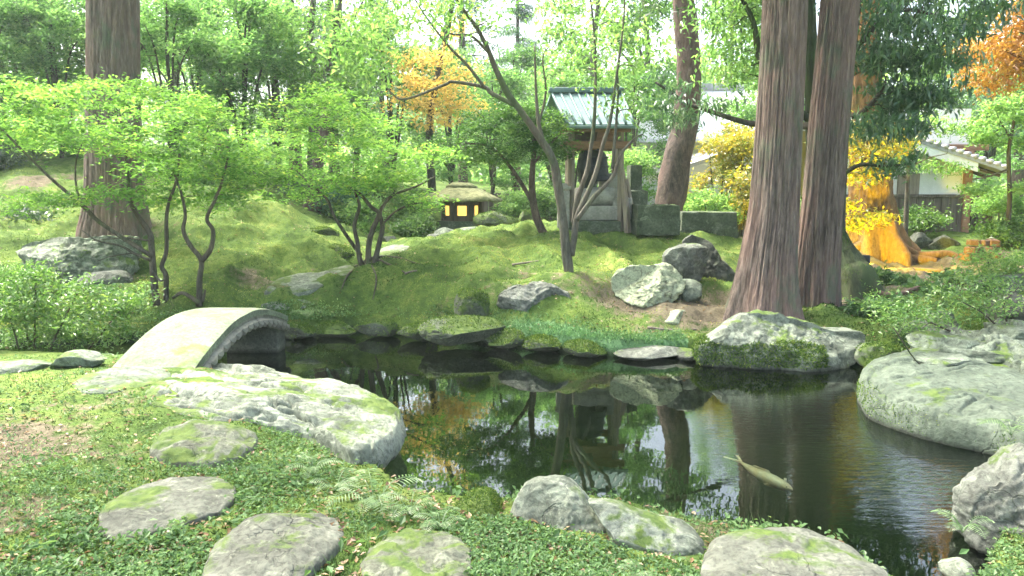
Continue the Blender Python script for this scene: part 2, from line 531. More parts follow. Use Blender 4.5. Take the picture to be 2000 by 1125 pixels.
def seg_dist(p, poly):
    d = np.full(len(p), 1e9)
    inside = np.zeros(len(p), bool)
    n = len(poly)
    for i in range(n):
        a, b = poly[i], poly[(i + 1) % n]
        ab = b - a
        t = np.clip(((p - a) @ ab) / (ab @ ab + 1e-12), 0, 1)
        d = np.minimum(d, np.linalg.norm(p - a - t[:, None] * ab, axis=1))
        c = ((a[1] > p[:, 1]) != (b[1] > p[:, 1]))
        with np.errstate(divide='ignore', invalid='ignore'):
            xx = (b[0] - a[0]) * (p[:, 1] - a[1]) / (b[1] - a[1]) + a[0]
        inside ^= c & (p[:, 0] < xx)
    return np.where(inside, -d, d)

CTRL = [at(*c) for c in [
    (0, 1125, 2.95), (0, 900, 4.2), (0, 760, 5.6), (300, 800, 5.1), (500, 1000, 3.6), (900, 1100, 3.1), (1300, 1112, 3.2), (1700, 1140, 3.2), (200, 722, 6.2), (-700, 900, 4.2), (-700, 720, 6),
    (1800, 640, 8.0), (1700, 620, 9.0), (1950, 610, 8.3), (1600, 600, 9.5), (1700, 560, 11.5), (1750, 518, 14), (1900, 508, 14), (1900, 452, 18), (2050, 452, 18), (2300, 560, 9), (2300, 480, 14),
    (1500, 608, 9.3), (1380, 640, 8.9), (1112, 540, 10.2), (1060, 457, 13), (1180, 457, 13.2), (1000, 441, 14), (1350, 462, 13), (1250, 500, 11.8), (950, 500, 11.3), (900, 560, 10),
    (720, 522, 11.5), (850, 470, 13), (700, 600, 9.7), (600, 592, 10), (800, 618, 9.4), (1000, 600, 9.4), (1150, 640, 9.0), (1300, 622, 9.2), (900, 440, 18), (740, 482, 14.5), (600, 552, 11),
    (660, 530, 12), (780, 462, 17), (500, 400, 13.5), (600, 455, 13), (400, 370, 14), (250, 452, 12.5), (450, 500, 11.5), (350, 560, 10.5), (250, 560, 10.5), (150, 622, 9.6), (100, 420, 13),
    (50, 350, 15), (0, 300, 18), (0, 450, 12), (0, 640, 9.2), (-500, 620, 9.5), (-500, 400, 14), (1480, 520, 12), (1450, 470, 14), (1620, 540, 11.5), (1750, 470, 16.5)]]
for x, y, z in [tuple(at(1990, 1120, 3.55)[:2]) + (.12,), tuple(at(1830, 1230, 2.8)[:2]) + (.2,), (3.9, 6.2, .1), (4.6, 6.0, .15), (3.5, 6.6, .12), (-30, 5, .8), (-30, 25, 3.2), (-12, 30, 3.0), (0, 30, 1.5), (12, 30, 1.3), (30, 25, 1.2), (30, 5, .6), (0, -6, .4), (-8, -4, .5), (8, -4, .4), (0, 70, 2.5), (-70, 60, 5), (70, 60, 2.5), (-60, -10, 1), (60, -10, 1), (-8, 22, 2.6), (6, 1.5, .35), (4.5, 4.0, .4), (6, 6, .5), (-3, 1, .4), (2, 1, .38)]:
    CTRL.append(np.array((x, y, z), float))
CTRL = np.array(CTRL)

def _tps_fit():
    P = CTRL[:, :2]
    n = len(P)
    d = np.linalg.norm(P[:, None] - P[None], axis=2)
    K = np.sqrt(d * d + .05)
    A = np.zeros((n + 1, n + 1))
    A[:n, :n] = K - np.eye(n) * .06
    A[:n, n] = 1
    A[n, :n] = 1
    w = np.linalg.solve(A, np.append(CTRL[:, 2], 0))
    return w
_W = _tps_fit()

def ground_z(x, y, rough=True):
    x = np.atleast_1d(np.asarray(x, float)); y = np.atleast_1d(np.asarray(y, float))
    p = np.stack([x, y], 1)
    h = np.full(len(p), _W[-1])
    for (cx, cy, _), w in zip(CTRL, _W[:-1]):
        h += w * np.sqrt((x - cx) ** 2 + (y - cy) ** 2 + .05)
    sd = seg_dist(p, POND)
    p3 = np.stack([x, y, 0 * x], 1)
    wob = .07 * fbm(p3, 2.1, 3, 5)
    sd2 = sd + np.where(np.abs(sd) < 1, wob, 0)
    if rough:
        far = np.clip((y - 6.5) / 3, .35, 1)
        near = np.clip(1 - (y - 25) / 20, 0, 1)
        h = h + near * far * (.07 * fbm(p3, 1.1, 3, 1) + .05 * (.4 - np.abs(fbm(p3 * (1, 1.7, 1), 2.6, 3, 2)) * 2) + .012 * fbm(p3, 14, 2, 3))
    if rough:
        hum = np.clip((y - 8.6) / 1.2, 0, 1) * np.clip((19 - y) / 3, 0, 1)
        q3 = np.stack([x + .25 * y, y * 1.25, 0 * x], 1)
        h = h + hum * (.17 * (.42 - np.abs(fbm(q3, 1.05, 3, 91)) * 2.0) + .085 * fbm(q3, 3.2, 3, 92))
    zb = np.minimum(h, .19)
    out = np.where(sd2 < .07, -.1 + (zb + .1) * np.clip(sd2, 0, .07) / .07, zb + (h - zb) * sstep((sd2 - .07) / .6))
    ins = -.1 - .55 * sstep(-sd2 / .7)
    return np.where(sd2 > 0, out, ins)

def gz(x, y):
    return float(ground_z([x], [y])[0])

def ground_hit(u, v, dmin=2.2, dmax=30.0):
    """where the line of sight through (u, v) meets the ground"""
    d = np.geomspace(dmin, dmax, 500)
    a = at(u, v, 1.0) - np.array((0, 0, CAM_H))
    z = CAM_H + a[2] * d
    g = ground_z(a[0] * d, d, False)
    i = int(np.argmax(z < g)) or len(d) - 1
    return np.array((a[0] * d[i], d[i], g[i]))

def axis(parts):
    a = []
    for lo, hi, s in parts:
        a += list(np.arange(lo, hi - 1e-9, s))
    a.append(parts[-1][1])
    return np.array(a)
gx = axis([(-160, -60, 20), (-60, -24, 4), (-24, -12, .6), (-12, -7.5, .12), (-7.5, 8.5, .05), (8.5, 13, .12), (13, 25, .6), (25, 61, 4), (61, 161, 20)])
gy = axis([(-40, -8, 4), (-8, 1, .6), (1, 2.4, .15), (2.4, 6, .035), (6, 14.5, .05), (14.5, 20, .12), (20, 32, .6), (32, 64, 4), (64, 184, 20)])
GX, GY = np.meshgrid(gx, gy)
GZ = ground_z(GX.ravel(), GY.ravel())
nx, ny = len(gx), len(gy)
ii = np.arange(ny - 1)[:, None] * nx + np.arange(nx - 1)[None]
quads = np.stack([ii, ii + 1, ii + nx + 1, ii + nx], -1).reshape(-1, 4)
gxy = np.stack([GX.ravel(), GY.ravel()], 1)
gp3 = np.c_[gxy, 0 * GZ]
# bare earth zones (a fact of the place: trodden or leaf-littered soil)
def soil_mask(x, y):
    p3 = np.stack([x, y, 0 * x], 1)
    n = fbm(p3, 1.1, 4, 31)
    s = np.zeros(len(x))
    def spot(c, rx, ry, a=1.0):
        return a * np.exp(-((x - c[0]) / rx) ** 2 - ((y - c[1]) / ry) ** 2)
    s += spot(at(1230, 640, 9.2), .9, .5, .5) + spot(at(1450, 610, 9.4), 1.2, .6, .5) + spot(at(1700, 570, 11), 1.5, 1.4, .9) + spot(at(1760, 520, 14), 3, 2, 1.1)
    s += spot(at(20, 860, 4.4), .35, .45, .3) + spot(at(60, 1000, 3.5), .6, .4, .25) + spot(at(1330, 600, 9.6), .6, .5, .3)
    s += .15 * (y < 7.3)
    s -= spot(at(1950, 720, 6.6), 1.3, 1.3, .8)
    s += spot(at(60, 380, 14.5), 1.6, 1.2, .35)
    return np.clip(s + n * .95 - .06, 0, 1)
def teal_mask(x, y):
    p = np.stack([x, y], 1)
    p3 = np.stack([x, y, 0 * x], 1)
    sd = seg_dist(p, POND)
    a, b = at(600, 640, 9.5), at(1350, 690, 8.5)
    m = np.clip(1 - np.abs(sd - .1) / .34, 0, 1) * (y > 7.9) * sstep((x + .9) / .5) * (x < 2.0)
    return np.clip(m * (1.1 + .8 * fbm(p3, 1.5, 3, 44)), 0, 1)

def ground_mat():
    m, nt, out = newmat("mossy_ground")
    v = coords(nt, (1, 1, 1), True)
    a = N(nt, "ShaderNodeAttribute", attribute_name="soil")
    b = N(nt, "ShaderNodeAttribute", attribute_name="teal")
    n1 = noise(nt, v, 1.6, 5, .6, .3)
    n2 = noise(nt, v, 9, 6, .65, .3)
    n3 = noise(nt, v, 55, 4, .7)
    f = math_(nt, 'ADD', math_(nt, 'MULTIPLY', n1, .55), math_(nt, 'MULTIPLY', n2, .45))
    moss = ramp(nt, f, [(.36, (.035, .065, .018)), (.48, (.078, .135, .03)), (.58, (.14, .2, .045)), (.68, (.25, .265, .075))])
    moss = mixc(nt, math_(nt, 'MULTIPLY', ramp(nt, n3, [(.4, 1.0), (.58, 0.0)]), .5), moss, (.035, .055, .012))
    soil = ramp(nt, math_(nt, 'ADD', math_(nt, 'MULTIPLY', n2, .6), math_(nt, 'MULTIPLY', n3, .4)), [(.34, (.05, .042, .028)), (.5, (.115, .1, .065)), (.68, (.19, .17, .11))])
    col = mixc(nt, ramp(nt, math_(nt, 'ADD', a.outputs["Fac"], math_(nt, 'MULTIPLY', math_(nt, 'SUBTRACT', n2, .5), 1.2)), [(.4, 0.0), (.62, 1.0)]), moss, soil)
    teal = ramp(nt, n2, [(.35, (.07, .15, .06)), (.65, (.15, .27, .12))])
    col = mixc(nt, ramp(nt, math_(nt, 'ADD', b.outputs["Fac"], math_(nt, 'MULTIPLY', math_(nt, 'SUBTRACT', n2, .5), .9)), [(.35, 0.0), (.55, 1.0)]), col, teal)
    g = N(nt, "ShaderNodeNewGeometry")
    sx = N(nt, "ShaderNodeSeparateXYZ")
    nt.links.new(g.outputs["Position"], sx.inputs[0])
    wet = ramp(nt, sx.outputs[2], [(.04, 1.0), (.1, 0.0)])
    col = mixc(nt, wet, col, (.02, .036, .016))
    principled(nt, out, col, .95, math_(nt, 'ADD', n2, math_(nt, 'MULTIPLY', n3, .5)), .8, .03, .1)
    return m

gmb = MB()
gmb.add(np.c_[gxy, GZ], quads)
ground = gmb.build("ground", ground_mat())
ground["kind"] = "structure"
for nm, vals in (("soil", soil_mask(gxy[:, 0], gxy[:, 1])), ("teal", teal_mask(gxy[:, 0], gxy[:, 1]))):
    atr = ground.data.attributes.new(nm, 'FLOAT', 'POINT')
    atr.data.foreach_set("value", vals.astype(np.float32))

# ------------------------------------------------------------------ water
def water_mat():
    m, nt, out = newmat("pond_water")
    v = coords(nt, (1, 1, 1), True)
    n1 = noise(nt, v, 2.2, 3, .5)
    # a quick run of ripples where water trickles in beside the big flat rock
    vs = coords(nt, (2.2, 7.5, 1), True)
    n2 = noise(nt, vs, 3.2, 3, .5, .2)
    vm = N(nt, "ShaderNodeVectorMath", operation='DISTANCE')
    g = N(nt, "ShaderNodeNewGeometry")
    nt.links.new(g.outputs["Position"], vm.inputs[0])
    c = onz(1830, 880, 0)
    vm.inputs[1].default_value = (float(c[0]), float(c[1]), 0)
    msk = ramp(nt, math_(nt, 'DIVIDE', vm.outputs["Value"], 2.0), [(.35, 1.0), (.95, 0.0)])
    h = math_(nt, 'ADD', math_(nt, 'MULTIPLY', n1, .10), math_(nt, 'MULTIPLY', math_(nt, 'MULTIPLY', n2, msk), .5))
    b = N(nt, "ShaderNodeBump")
    b.inputs["Strength"].default_value = .35
    b.inputs["Distance"].default_value = .035
    nt.links.new(h, b.inputs["Height"])
    gl = N(nt, "ShaderNodeBsdfGlossy")
    gl.inputs["Roughness"].default_value = .015
    gl.inputs[0].default_value = (.92, .97, .92, 1)
    nt.links.new(b.outputs[0], gl.inputs["Normal"])
    tr = N(nt, "ShaderNodeBsdfTransparent")
    tr.inputs[0].default_value = (.4, .46, .36, 1)
    fr = N(nt, "ShaderNodeFresnel")
    fr.inputs["IOR"].default_value = 1.65
    nt.links.new(b.outputs[0], fr.inputs["Normal"])
    mx = N(nt, "ShaderNodeMixShader")
    nt.links.new(fr.outputs[0], mx.inputs[0])
    nt.links.new(tr.outputs[0], mx.inputs[1])
    nt.links.new(gl.outputs[0], mx.inputs[2])
    nt.links.new(mx.outputs[0], out.inputs[0])
    return m
wmb = MB()
x0, x1 = POND[:, 0].min() - .6, POND[:, 0].max() + .6
y0, y1 = POND[:, 1].min() - .5, POND[:, 1].max() + .6
wx, wy = np.meshgrid(np.linspace(x0, x1, 60), np.linspace(y0, y1, 40))
wi = np.arange(39)[:, None] * 60 + np.arange(59)[None]
wmb.add(np.stack([wx.ravel(), wy.ravel(), 0 * wx.ravel()], 1), np.stack([wi, wi + 1, wi + 61, wi + 60], -1).reshape(-1, 4))
water = wmb.build("water", water_mat())
water["kind"] = "structure"

# ------------------------------------------------------------------ leaves and trees
def leaf_cards(mb, C, length, width, tilt=.4, droop=0.0, r=None, rnd=None, curl=.12, yaw=None):
    """one small folded leaf per centre"""
    r = r or rng
    n = len(C)
    yaw = r.uniform(0, 2 * np.pi, n) if yaw is None else yaw
    pitch = r.normal(-droop, tilt, n)
    roll = r.normal(0, tilt, n)
    d = np.stack([np.cos(yaw) * np.cos(pitch), np.sin(yaw) * np.cos(pitch), np.sin(pitch)], 1)
    s = np.stack([-np.sin(yaw), np.cos(yaw), 0 * yaw], 1)
    up = np.cross(d, s)
    s2 = s * np.cos(roll)[:, None] + up * np.sin(roll)[:, None]
    up2 = np.cross(d, s2)
    L = length * r.uniform(.65, 1.3, n)[:, None]
    Wd = width * r.uniform(.7, 1.25, n)[:, None]
    a = C - d * L * .5
    b = C + d * L * .5 - up2 * L * curl
    m1 = C + s2 * Wd * .5 - d * L * .06 + up2 * L * curl * .6
    m2 = C - s2 * Wd * .5 - d * L * .06 + up2 * L * curl * .6
    V = np.stack([a, m1, b, m2], 1).reshape(-1, 3)
    q = np.arange(n * 4).reshape(-1, 4)
    rn = r.uniform(0, 1, n) if rnd is None else rnd
    mb.add(V, q, rnd=np.repeat(rn, 4))

def make_tree(name, label, cat, base, stems, pads, leafmat, barkmat, nleaf=8000, lsize=(.06, .035), tilt=.4, droop=0.0, spread=(.16, .05),
              nsub=9, twig=.008, seed=1, group=None, crown_name="crown", wob=.0, color_bias=None, stem_n=9):
    r = np.random.default_rng(seed)
    base = np.asarray(base, float)
    root = thing(name, base, label, cat, group)
    tm = MB()
    sk, skr = [], []
    for P, r0, r1 in stems:
        P = np.asarray(P, float)
        def warp(RR, A, L, s=seed):
            q = np.stack([np.cos(A) * 2, np.sin(A) * 2, L * 3.0 + s], -1).reshape(-1, 3)
            return RR * (1 + .16 * fbm(q, 1.0, 2, s).reshape(RR.shape))
        tm.tube(P, (r0, r1), stem_n, 5, warp)
        Q = catmull(P, 6)
        k = max(3, len(Q) // 6)
        sk += list(Q[k:]); skr += list(np.linspace(r0, r1, len(Q))[k:])
    subs, ext = [], []
    for pd in pads:
        c, rx, ry, rz = np.asarray(pd[0], float), pd[1], pd[2], pd[3]
        k = pd[4] if len(pd) > 4 else nsub
        for _ in range(k):
            g = r.normal(size=3); g /= np.linalg.norm(g)
            g *= r.uniform(.15, 1.0) ** .5
            subs.append(c + g * (rx, ry, rz))
    subs = np.array(subs)
    if len(sk) and len(subs):
        S = np.array(sk); SR = np.array(skr)
        order = np.argsort(np.min(np.linalg.norm(subs[:, None] - S[None, ::3], axis=2), axis=1))
        for i in order:
            s = subs[i]
            dd = np.linalg.norm((S - s) * (1, 1, 1.3), axis=1) + np.maximum(0, S[:, 2] - s[2]) * .8
            j = int(np.argmin(dd))
            a = S[j]
            L = np.linalg.norm(s - a)
            if L < .03: continue
            mid1 = a + (s - a) * .35 + np.array((r.normal(0, .07), r.normal(0, .07), .1 + r.normal(0, .05))) * L
            mid2 = a + (s - a) * .7 + np.array((r.normal(0, .07), r.normal(0, .07), .07 + r.normal(0, .06))) * L
            rr = min(SR[j] * .62, twig * (1 + 1.5 * L))
            P = np.array([a, mid1, mid2, s])
            tm.tube(P, (rr, rr * .35), 4, 3, cap=False)
            Q = catmull(P, 3)
            S = np.vstack([S, Q[2:]]); SR = np.append(SR, np.linspace(rr * .85, rr * .35, len(Q) - 2))
    tm.build("trunk", barkmat, root, base)
    if nleaf and len(subs):
        per = max(1, nleaf // len(subs))
        O = r.normal(size=(per * len(subs), 3)) * (spread[0], spread[0], spread[1])
        sl = np.repeat(r.normal(0, .3, (len(subs), 2)), per, 0)
        O[:, 2] += (O[:, :2] * sl).sum(1)
        C = np.repeat(subs, per, 0) + O
        tone = np.repeat(np.clip(r.normal(.45, .2, len(subs)), 0, 1), per)
        rn = np.clip(tone + r.normal(0, .17, len(tone)), 0, 1)
        if color_bias is not None:
            rn = np.clip(rn + color_bias(C), 0, 1)
        cm = MB()
        leaf_cards(cm, C, lsize[0], lsize[1], tilt, droop, r, rn)
        cm.build(crown_name, leafmat, root, base, smooth=False)
    return root

def padpx(lst, d, rx=.42, ry=.55, rz=.13, dj=.6, seed=3, n=9):
    r = np.random.default_rng(seed)
    out = []
    for p in lst:
        u, v = p[0], p[1]
        dd = (p[2] if len(p) > 2 else d) + r.uniform(-dj, dj)
        out.append((at(u, v, dd), rx * r.uniform(.75, 1.25), ry * r.uniform(.8, 1.2), rz * r.uniform(.8, 1.3), n))
    return out

def pl(d, *uv):
    """line of points (u, v[, d])"""
    return np.array([at(p[0], p[1], p[2] if len(p) > 2 else d) for p in uv])

# --- big cedars
def cedar(name, label, pts, radii, seed, flare=.55, lobes=5, crown=True, mat=None, n=230, ridge=.026, group="old cedar trunks"):
    r = np.random.default_rng(seed)
    P = np.asarray(pts, float)
    base = P[0].copy()
    root = thing(name, base, label, "cedar tree", group)
    mb = MB()
    def warp(RR, A, L):
        q = np.stack([np.cos(A) * 7, np.sin(A) * 7, L * .45 + seed * 3], -1).reshape(-1, 3)
        a = fbm(q, 1.0, 3, seed).reshape(RR.shape)
        q2 = np.stack([np.cos(A) * 22, np.sin(A) * 22, L * .9 + seed * 3], -1).reshape(-1, 3)
        b = fbm(q2, 1.0, 2, seed + 5).reshape(RR.shape)
        q3 = np.stack([np.cos(A) * 1.2, np.sin(A) * 1.2, L * .3 + seed], -1).reshape(-1, 3)
        c = fbm(q3, 1.0, 2, seed + 9).reshape(RR.shape)
        fl = np.exp(-L / .42) * flare * (.62 + .5 * np.cos(A * lobes + seed + .8 * np.sin(A * 2))) + np.exp(-L / 1.6) * .12
        return RR * (1 + fl + .07 * c) + ridge * (.35 * a - 1.1 * np.exp(-(a / .09) ** 2) - .7 * np.exp(-(b / .1) ** 2))
    mb.tube(np.vstack([P[0] - (0, 0, .25), P]), [radii[0]] + list(radii), n, 22, warp)
    mb.build("trunk", mat or M['cedar_bark'], root, base)
    if crown:
        top = P[-1]
        bm_, cm = MB(), MB()
        C = []
        for k in range(26):
            z = top[2] - r.uniform(0, 4.5)
            a = r.uniform(0, 2 * np.pi)
            L = r.uniform(1.2, 2.8)
            p0 = np.array((top[0], top[1], z))
            pe = p0 + (math.cos(a) * L, math.sin(a) * L, -.2 * L + r.uniform(-.2, .3))
            pm = (p0 + pe) / 2 + (0, 0, .25)
            bm_.tube([p0, pm, pe], (.045, .01), 5, 3, cap=False)
            for t in np.linspace(.35, 1, 7):
                C.append(p0 * (1 - t) + pe * t + r.normal(0, .1, 3))
        bm_.build("limbs", M['dark_bark'], root, base)
        C = np.repeat(np.array(C), 34, 0)
        C = C + r.normal(size=C.shape) * (.26, .26, .14)
        leaf_cards(cm, C, .2, .035, .5, .5, r)
        cm.build("crown", M['dark'], root, base, smooth=False)
    return root

def gp(u, v, d):
    p = at(u, v, d)
    p[2] = gz(p[0], p[1])
    return p

b = gp(1488, 606, 9.3)
cedar("cedar_tree", "massive reddish-grey cedar trunk, the wider of the joined pair", [b, at(1500, 500, 9.33), at(1512, 400, 9.36), at(1524, 200, 9.42), at(1533, 0, 9.5), at(1545, -500, 9.8), at(1548, -900, 10.0)],
      [.37, .315, .285, .265, .255, .2, .13], 11, .48, 6)
b = gp(1592, 600, 9.75)
cedar("cedar_tree", "leaning grey cedar trunk, the slimmer one of the joined pair", [b, at(1598, 500, 9.75), at(1606, 400, 9.76), at(1622, 200, 9.8), at(1640, 0, 9.85), at(1690, -500, 10.1), at(1720, -900, 10.3)],
      [.25, .245, .242, .236, .228, .18, .11], 23, .26, 5)
b = gp(224, 446, 12.6)
cedar("cedar_tree", "tall grey cedar trunk standing alone behind the left boulder and bright maple", [b, at(224, 380, 12.6), at(222, 250, 12.62), at(222, 100, 12.65), at(222, -60, 12.7), at(224, -400, 12.8), at(226, -750, 13)],
      [.47, .43, .40, .39, .375, .3, .2], 37, .3, 6)

# slim dark trunk seen between the pair
b = gp(1590, 520, 12.2)
make_tree("forest_tree", "slim dark mossy trunk rising in the gap behind the twin cedars", "tree", b,
          [(pl(12.2, (1590, 520), (1588, 300), (1583, 100), (1578, -100), (1570, -350)), .13, .07), (pl(12.2, (1584, 180), (1640, 80, 12.4), (1700, -30, 12.8)), .05, .02), (pl(12.2, (1480, 100, 11.8), (1470, 40, 11.7), (1440, -20, 11.6)), .05, .03),
           (pl(12.2, (1588, 240), (1520, 180, 12), (1478, 100, 11.8)), .06, .05)],
          padpx([(1420, -60), (1500, -80), (1560, -160), (1650, -120), (1440, 30), (1465, 130), (1430, 90), (1460, 10)], 12.2, .6, .7, .25, .6, 5, 8), M['airy'], M['mossy_bark'], 5000, (.11, .04), .6, .5, (.2, .12), seed=41)

# --- curved red pine beside the well shelter
b = gp(1306, 408, 15.2)
pine = make_tree("pine_tree", "curved reddish-brown pine trunk behind the square stone trough", "pine tree", b,
          [(pl(15.2, (1305, 412), (1312, 370), (1322, 310), (1335, 260), (1343, 200), (1344, 120), (1340, 50), (1335, -20), (1338, -150), (1350, -400)), .30, .17)],
          padpx([(1250, -130), (1330, -200), (1420, -170), (1380, -280), (1290, -300), (1350, -380), (1450, -260)], 15.2, .9, 1.0, .28, 1.0, 8, 9), M['needle'], M['pine_bark'], 7000, (.16, .02), .6, .2, (.26, .12), seed=9, stem_n=26)

# --- oak limb and overhanging dark leaves, right of the twin cedars
b = gp(1668, 560, 11.0)
make_tree("oak_tree", "dark spreading oak with drooping narrow leaves above the right-hand cedar", "oak tree", b,
          [(pl(10.9, (1645, 560), (1636, 450), (1640, 330), (1650, 200), (1665, 60), (1690, -120)), .12, .06),
           (pl(10.9, (1645, 230), (1680, 222, 10.7), (1712, 190, 10.5), (1730, 160, 10.4)), .045, .02),
           (pl(10.9, (1640, 345), (1680, 322, 10.6), (1735, 325, 10.4), (1790, 318, 10.3)), .035, .012),
           (pl(10.9, (1655, 130), (1700, 60, 10.6), (1760, 20, 10.4), (1830, 30, 10.2)), .05, .02),
           (pl(10.9, (1645, 250), (1560, 245, 11.6), (1478, 243, 12.2), (1430, 232, 12.3), (1390, 218, 12.4), (1340, 200, 12.5), (1280, 160, 12.6)), .06, .02)],
          padpx([(1690, 110), (1740, 95), (1800, 100), (1850, 110), (1720, 130), (1780, 125), (1840, 60), (1880, 40), (1760, 50), (1700, 40), (1920, 20), (1690, 10), (1800, 5), (1880, -30), (1950, -60)], 10.5, .42, .5, .12, .5, 12, 9)
          + padpx([(1740, 180), (1790, 185), (1830, 190), (1770, 210), (1720, 240), (1760, 255), (1800, 200), (1700, 255)], 10.4, .3, .4, .1, .3, 14, 8)
          + padpx([(1720, 325), (1760, 322)], 10.4, .16, .2, .06, .2, 15, 4)
          + padpx([(1300, 165), (1330, 230), (1290, 200), (1380, 215)], 12.5, .28, .3, .12, .2, 16, 6),
          M['oakleaf'], M['dark_bark'], 6800, (.165, .036), .45, .65, (.13, .06), seed=19, twig=.009)

# --- orange maple overhanging the top right
b = gp(2080, 520, 12.5)
make_tree("maple_tree", "orange autumn maple reaching in over the upper right corner", "maple tree", b,
          [(pl(12.3, (2080, 520), (2075, 350), (2060, 200), (2030, 100)), .1, .04), (pl(12.3, (2062, 210), (2000, 120), (1940, 90)), .04, .012)],
          padpx([(1985, 60), (1940, 80), (1960, 110), (2000, 130), (1920, 100), (2010, 90), (1985, 165), (1940, 150), (2040, 40), (2060, 120), (1990, 20)], 12.0, .4, .5, .1, .5, 31, 9),
          M['orange'], M['dark_bark'], 6500, (.085, .035), .45, .3, (.14, .06), seed=29)

# --- the leaning bare-branched tree on the mound
b = gp(1112, 538, 10.2)
make_tree("garden_tree", "leaning grey tree with forked bare stems on the mossy mound before the well shelter", "tree", b,
          [(pl(10.2, (1113, 545), (1106, 490), (1099, 430), (1089, 360), (1079, 312), (1050, 264, 10.1), (1015, 215, 10), (990, 180, 9.9), (966, 130, 9.8), (950, 90, 9.7), (925, 45, 9.6), (895, 5, 9.4), (860, -60, 9.2)), .07, .013),
           (pl(10.2, (1116, 500), (1122, 460), (1128, 420), (1150, 372), (1166, 330), (1178, 280), (1192, 235), (1204, 150), (1216, 60), (1222, -30)), .046, .008),
           (pl(10.15, (1126, 430), (1160, 385), (1197, 345), (1206, 318), (1217, 295), (1240, 270), (1256, 262)), .034, .009),
           (pl(10.3, (1120, 440), (1128, 390), (1146, 335), (1152, 300), (1160, 240), (1163, 150), (1160, 60), (1150, -30)), .04, .01),
           (pl(10.2, (1196, 330), (1200, 280), (1207, 190), (1205, 130)), .025, .008),
           (pl(10.2, (1062, 282), (1052, 240), (1047, 180), (1044, 90)), .034, .010), (pl(10.2, (1053, 240), (1066, 180), (1060, 115), (1072, 90)), .018, .006),
           (pl(9.95, (1003, 205), (960, 182), (945, 170), (885, 160), (868, 166), (795, 193), (768, 185), (742, 150)), .03, .008),
           (pl(9.9, (946, 171), (915, 130), (876, 90), (830, 30), (800, -20)), .022, .008), (pl(9.8, (956, 105), (920, 70), (880, 66), (850, 40)), .02, .007)],
          padpx([(720, 20), (770, 40), (820, 20), (860, 50), (760, 80), (700, 60), (880, 10), (940, 30), (790, -40), (860, -60), (930, -80)], 9.6, .32, .45, .16, .5, 51, 7)
          + padpx([(700, 110), (730, 150), (690, 75), (660, 100)], 9.6, .2, .3, .08, .3, 52, 6)
          + padpx([(1100, 40), (1150, 90), (1200, 60), (1240, 130), (1110, 100), (1220, 200), (1180, 30), (1130, -30), (1210, -60), (1160, 150), (1250, 80), (1090, 120)], 10.4, .3, .4, .16, .5, 53, 7),
          M['airy'], M['grey_bark'], 4200, (.085, .04), .5, .4, (.16, .1), seed=61, twig=.007, stem_n=14)

# --- small dark-crowned pine on the mound
b = gp(1062, 459, 13.0)
make_tree("garden_pine", "small cloud-pruned tree with dense dark green pads left of the well shelter", "tree", b,
          [(pl(13.0, (1064, 462), (1046, 420), (1039, 370), (1040, 330), (1044, 285), (1040, 240)), .075, .03), (pl(13.0, (1040, 395), (1010, 345), (985, 312), (955, 285), (910, 280)), .04, .015), (pl(13, (1041, 320), (1075, 280), (1095, 262)), .03, .012)],
          padpx([(960, 225), (1010, 215), (1050, 220), (1080, 245), (930, 250), (985, 255), (1035, 255), (900, 280), (950, 290), (1000, 290), (1050, 290), (1085, 275), (875, 300), (920, 310), (980, 315), (1020, 235), (1090, 300)], 13.0, .42, .5, .1, .5, 63, 10),
          M['padgreen'], M['pine_bark'], 17000, (.055, .028), .35, 0, (.12, .03), seed=67, twig=.007)

# --- bright centre maple
b = gp(718, 520, 11.5)
make_tree("maple_tree", "fresh green vase-shaped maple with twisting stems at the foot of the path", "maple tree", b,
          [(pl(11.5, (712, 525), (702, 505), (698, 474), (692, 440), (702, 403), (694, 375), (690, 330)), 0.0432, 0.0130), (pl(11.45, (718, 525), (721, 474), (730, 443), (740, 417), (724, 403), (702, 378), (668, 359), (630, 345)), 0.0468, 0.0115),
           (pl(11.5, (728, 525), (741, 474), (747, 443), (742, 417), (750, 400), (768, 381), (811, 365), (850, 345)), 0.0432, 0.0101), (pl(11.6, (705, 500), (676, 459), (652, 421), (637, 387), (603, 356), (575, 330)), 0.0324, 0.0086),
           (pl(11.5, (745, 440), (770, 415), (800, 400), (830, 395)), 0.0180, 0.0072)],
          padpx([(590, 205), (640, 185), (665, 200), (560, 240), (620, 235), (700, 230), (740, 240), (690, 270), (600, 280), (550, 305), (650, 300), (750, 285), (800, 300), (720, 315), (690, 345), (590, 335), (780, 335), (540, 270), (760, 350),
                  (620, 370), (530, 345), (650, 345), (710, 365), (570, 380), (840, 300), (838, 388)], 11.5, .45, .7, .12, .9, 71, 17),
          M['maple'], M['maple_bark'], 10500, (.074, .037), .3, .1, (.12, .018), seed=73, twig=.007)

_mr = [o for o in COL.objects if o.get("label", "").startswith("fresh green vase-shaped")][0]
_mb = np.array(_mr.location)
for k, (pts, r0) in enumerate([([(735, 520), (770, 528), (808, 545)], .03), ([(705, 522), (680, 545), (665, 575)], .03), ([(722, 525), (735, 550), (728, 580)], .026), ([(738, 518), (780, 512), (820, 520)], .025), ([(700, 520), (660, 530), (625, 552)], .025)]):
    P = [np.append(ground_hit(u, v)[:2], 0) for u, v in pts]
    P = np.array([(p[0], p[1], gz(p[0], p[1]) + (.03, .018, -.01)[i]) for i, p in enumerate(P)])
    P = np.vstack([_mb + (0, 0, .07), P])
    MB().tube(P, (r0, .008), 8, 6).build("root", M['maple_bark'], _mr, _mb)

